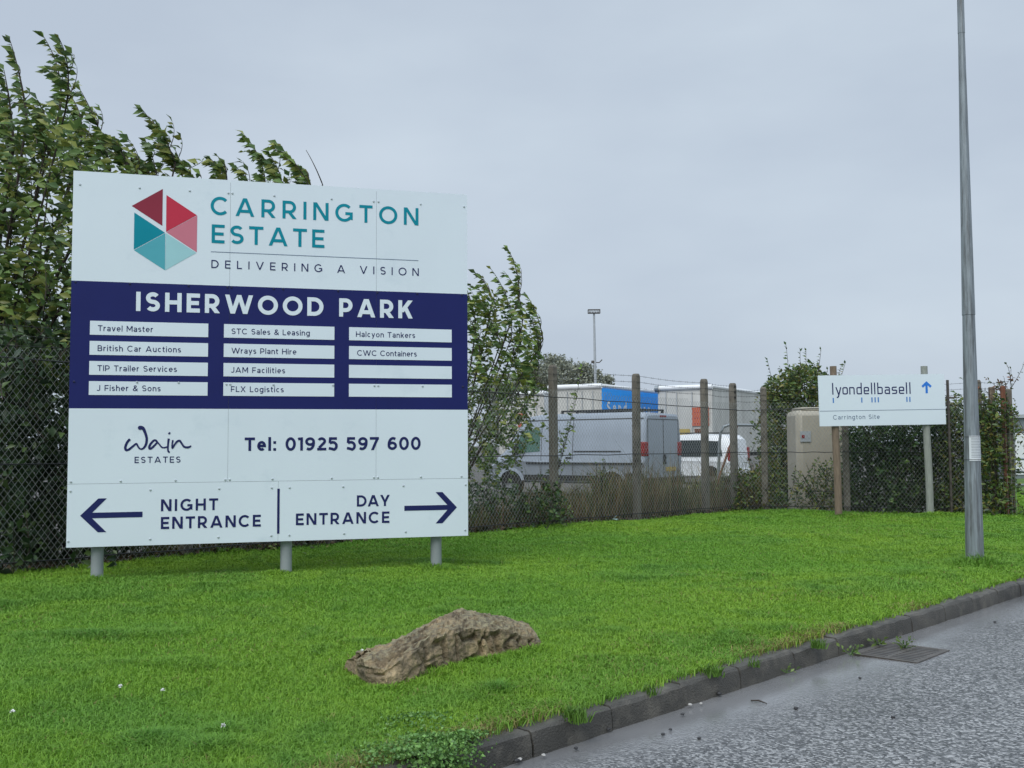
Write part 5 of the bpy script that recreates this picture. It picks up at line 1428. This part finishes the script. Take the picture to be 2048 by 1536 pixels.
# ================================================================== DRAIN, STONES, TWIG, LITTER
dc = kz(1792, 1303)
ds, dq = to_sq(dc.x, dc.y)
dr = thing('drain_grate', sq(ds, -.23, ROAD_Z), 'iron drain grate set in the wet road beside the kerb', 'drain')
mb = MB()
def dbox(s0, s1, q0, q1, z0, z1):
    P = [sq(s, q, z) for z in (z0, z1) for q in (q0, q1) for s in (s0, s1)]
    mb.add(P, [(0, 2, 3, 1), (4, 5, 7, 6), (0, 1, 5, 4), (2, 6, 7, 3), (0, 4, 6, 2), (1, 3, 7, 5)])
sA, sB, qA, qB = ds - .22, ds + .22, -.40, -.05
zr0, zr1 = ROAD_Z - .03, ROAD_Z + .0035
for s0, s1, q0, q1 in ((sA, sB, qA, qA + .03), (sA, sB, qB - .03, qB), (sA, sA + .03, qA + .03, qB - .03), (sB - .03, sB, qA + .03, qB - .03)): dbox(s0, s1, q0, q1, zr0, zr1)
mb.build('frame', M['iron'], dr, smooth=0)
mb = MB()
k = 0
s0 = sA + .045
while s0 < sB - .05:
    dbox(s0, s0 + .022, qA + .032, qB - .032, zr0, zr1 - .001); s0 += .042
dbox(sA + .032, sB - .032, (qA + qB) / 2 - .012, (qA + qB) / 2 + .012, zr0, zr1 - .0003)
mb.build('bars', M['iron'], dr, smooth=0)
MB().add([sq(sA + .03, qA + .03, ROAD_Z + .0008), sq(sB - .03, qA + .03, ROAD_Z + .0008), sq(sB - .03, qB - .03, ROAD_Z + .0008), sq(sA + .03, qB - .03, ROAD_Z + .0008)], [(0, 1, 2, 3)]).build('slot_shade', M['black_plastic'], dr, smooth=0)  # dark sheet at road level, painted as the shade under the bars
M['stone'] = mat('dark loose stone', (.03, .03, .032), .6, .3, 30); M['stone_pale'] = mat('pale chip', (.38, .37, .35), .7, .2, 30)
def stone(px, py, r_, m, lab, grp):
    p = kz(px, py)
    bm = bmesh.new(); bmesh.ops.create_icosphere(bm, subdivisions=2, radius=r_)
    for v in bm.verts: v.co *= random.uniform(.75, 1.15); v.co.z *= .6
    me = bpy.data.meshes.new('stone'); bm.to_mesh(me); bm.free(); me.materials.append(M[m])
    o = bpy.data.objects.new('stone', me); COL.objects.link(o); o.location = p + Vector((0, 0, r_ * .4)); tag(o, lab, 'stone', grp)
for px, py, r_ in ((1034, 1524, .012), (1217, 1460, .010), (1385, 1390, .012), (1438, 1389, .013), (1365, 1430, .009), (1341, 1460, .008), (1326, 1470, .009), (1592, 1418, .011), (1398, 1478, .009), (1786, 1436, .010), (1152, 1498, .009), (1720, 1357, .008), (1990, 1245, .010)):
    stone(px, py, r_, 'stone', 'small dark loose stone lying on the wet road', 'dark loose stones on the road')
for px, py, r_ in ((1087, 1512, .009), (1380, 1411, .010), (1402, 1408, .007), (1425, 1388, .010), (1040, 1520, .009)):
    stone(px, py, r_, 'stone_pale', 'small pale stone chip lying near the kerb foot', 'pale chips by the kerb')
a, b = kz(1502, 1401), kz(1534, 1407)
tw = MB().tube([a, a.lerp(b, .5) + Vector((0, 0, .006)), b], [.003, .004, .002], 5).build('twig', M['bark'])
tag(tw, 'thin dark twig lying on the road below the kerb', 'twig')
c = gnd(1215, 1046)
mb = MB()
for k in range(7):
    p = c + Vector((rng.uniform(-.12, .12), rng.uniform(-.03, .03), rng.uniform(.02, .07)))
    v = [p + Vector((rng.uniform(-.07, .07), rng.uniform(-.03, .03), rng.uniform(-.02, .04))) for _ in range(3)]
    mb.add(v, [(0, 1, 2)])
M['litter'] = mat('crumpled pale green plastic', (.30, .42, .40), .35, .2)
tag(mb.build('litter', M['litter'], smooth=0), 'crumpled pale plastic litter at the fence foot', 'litter')
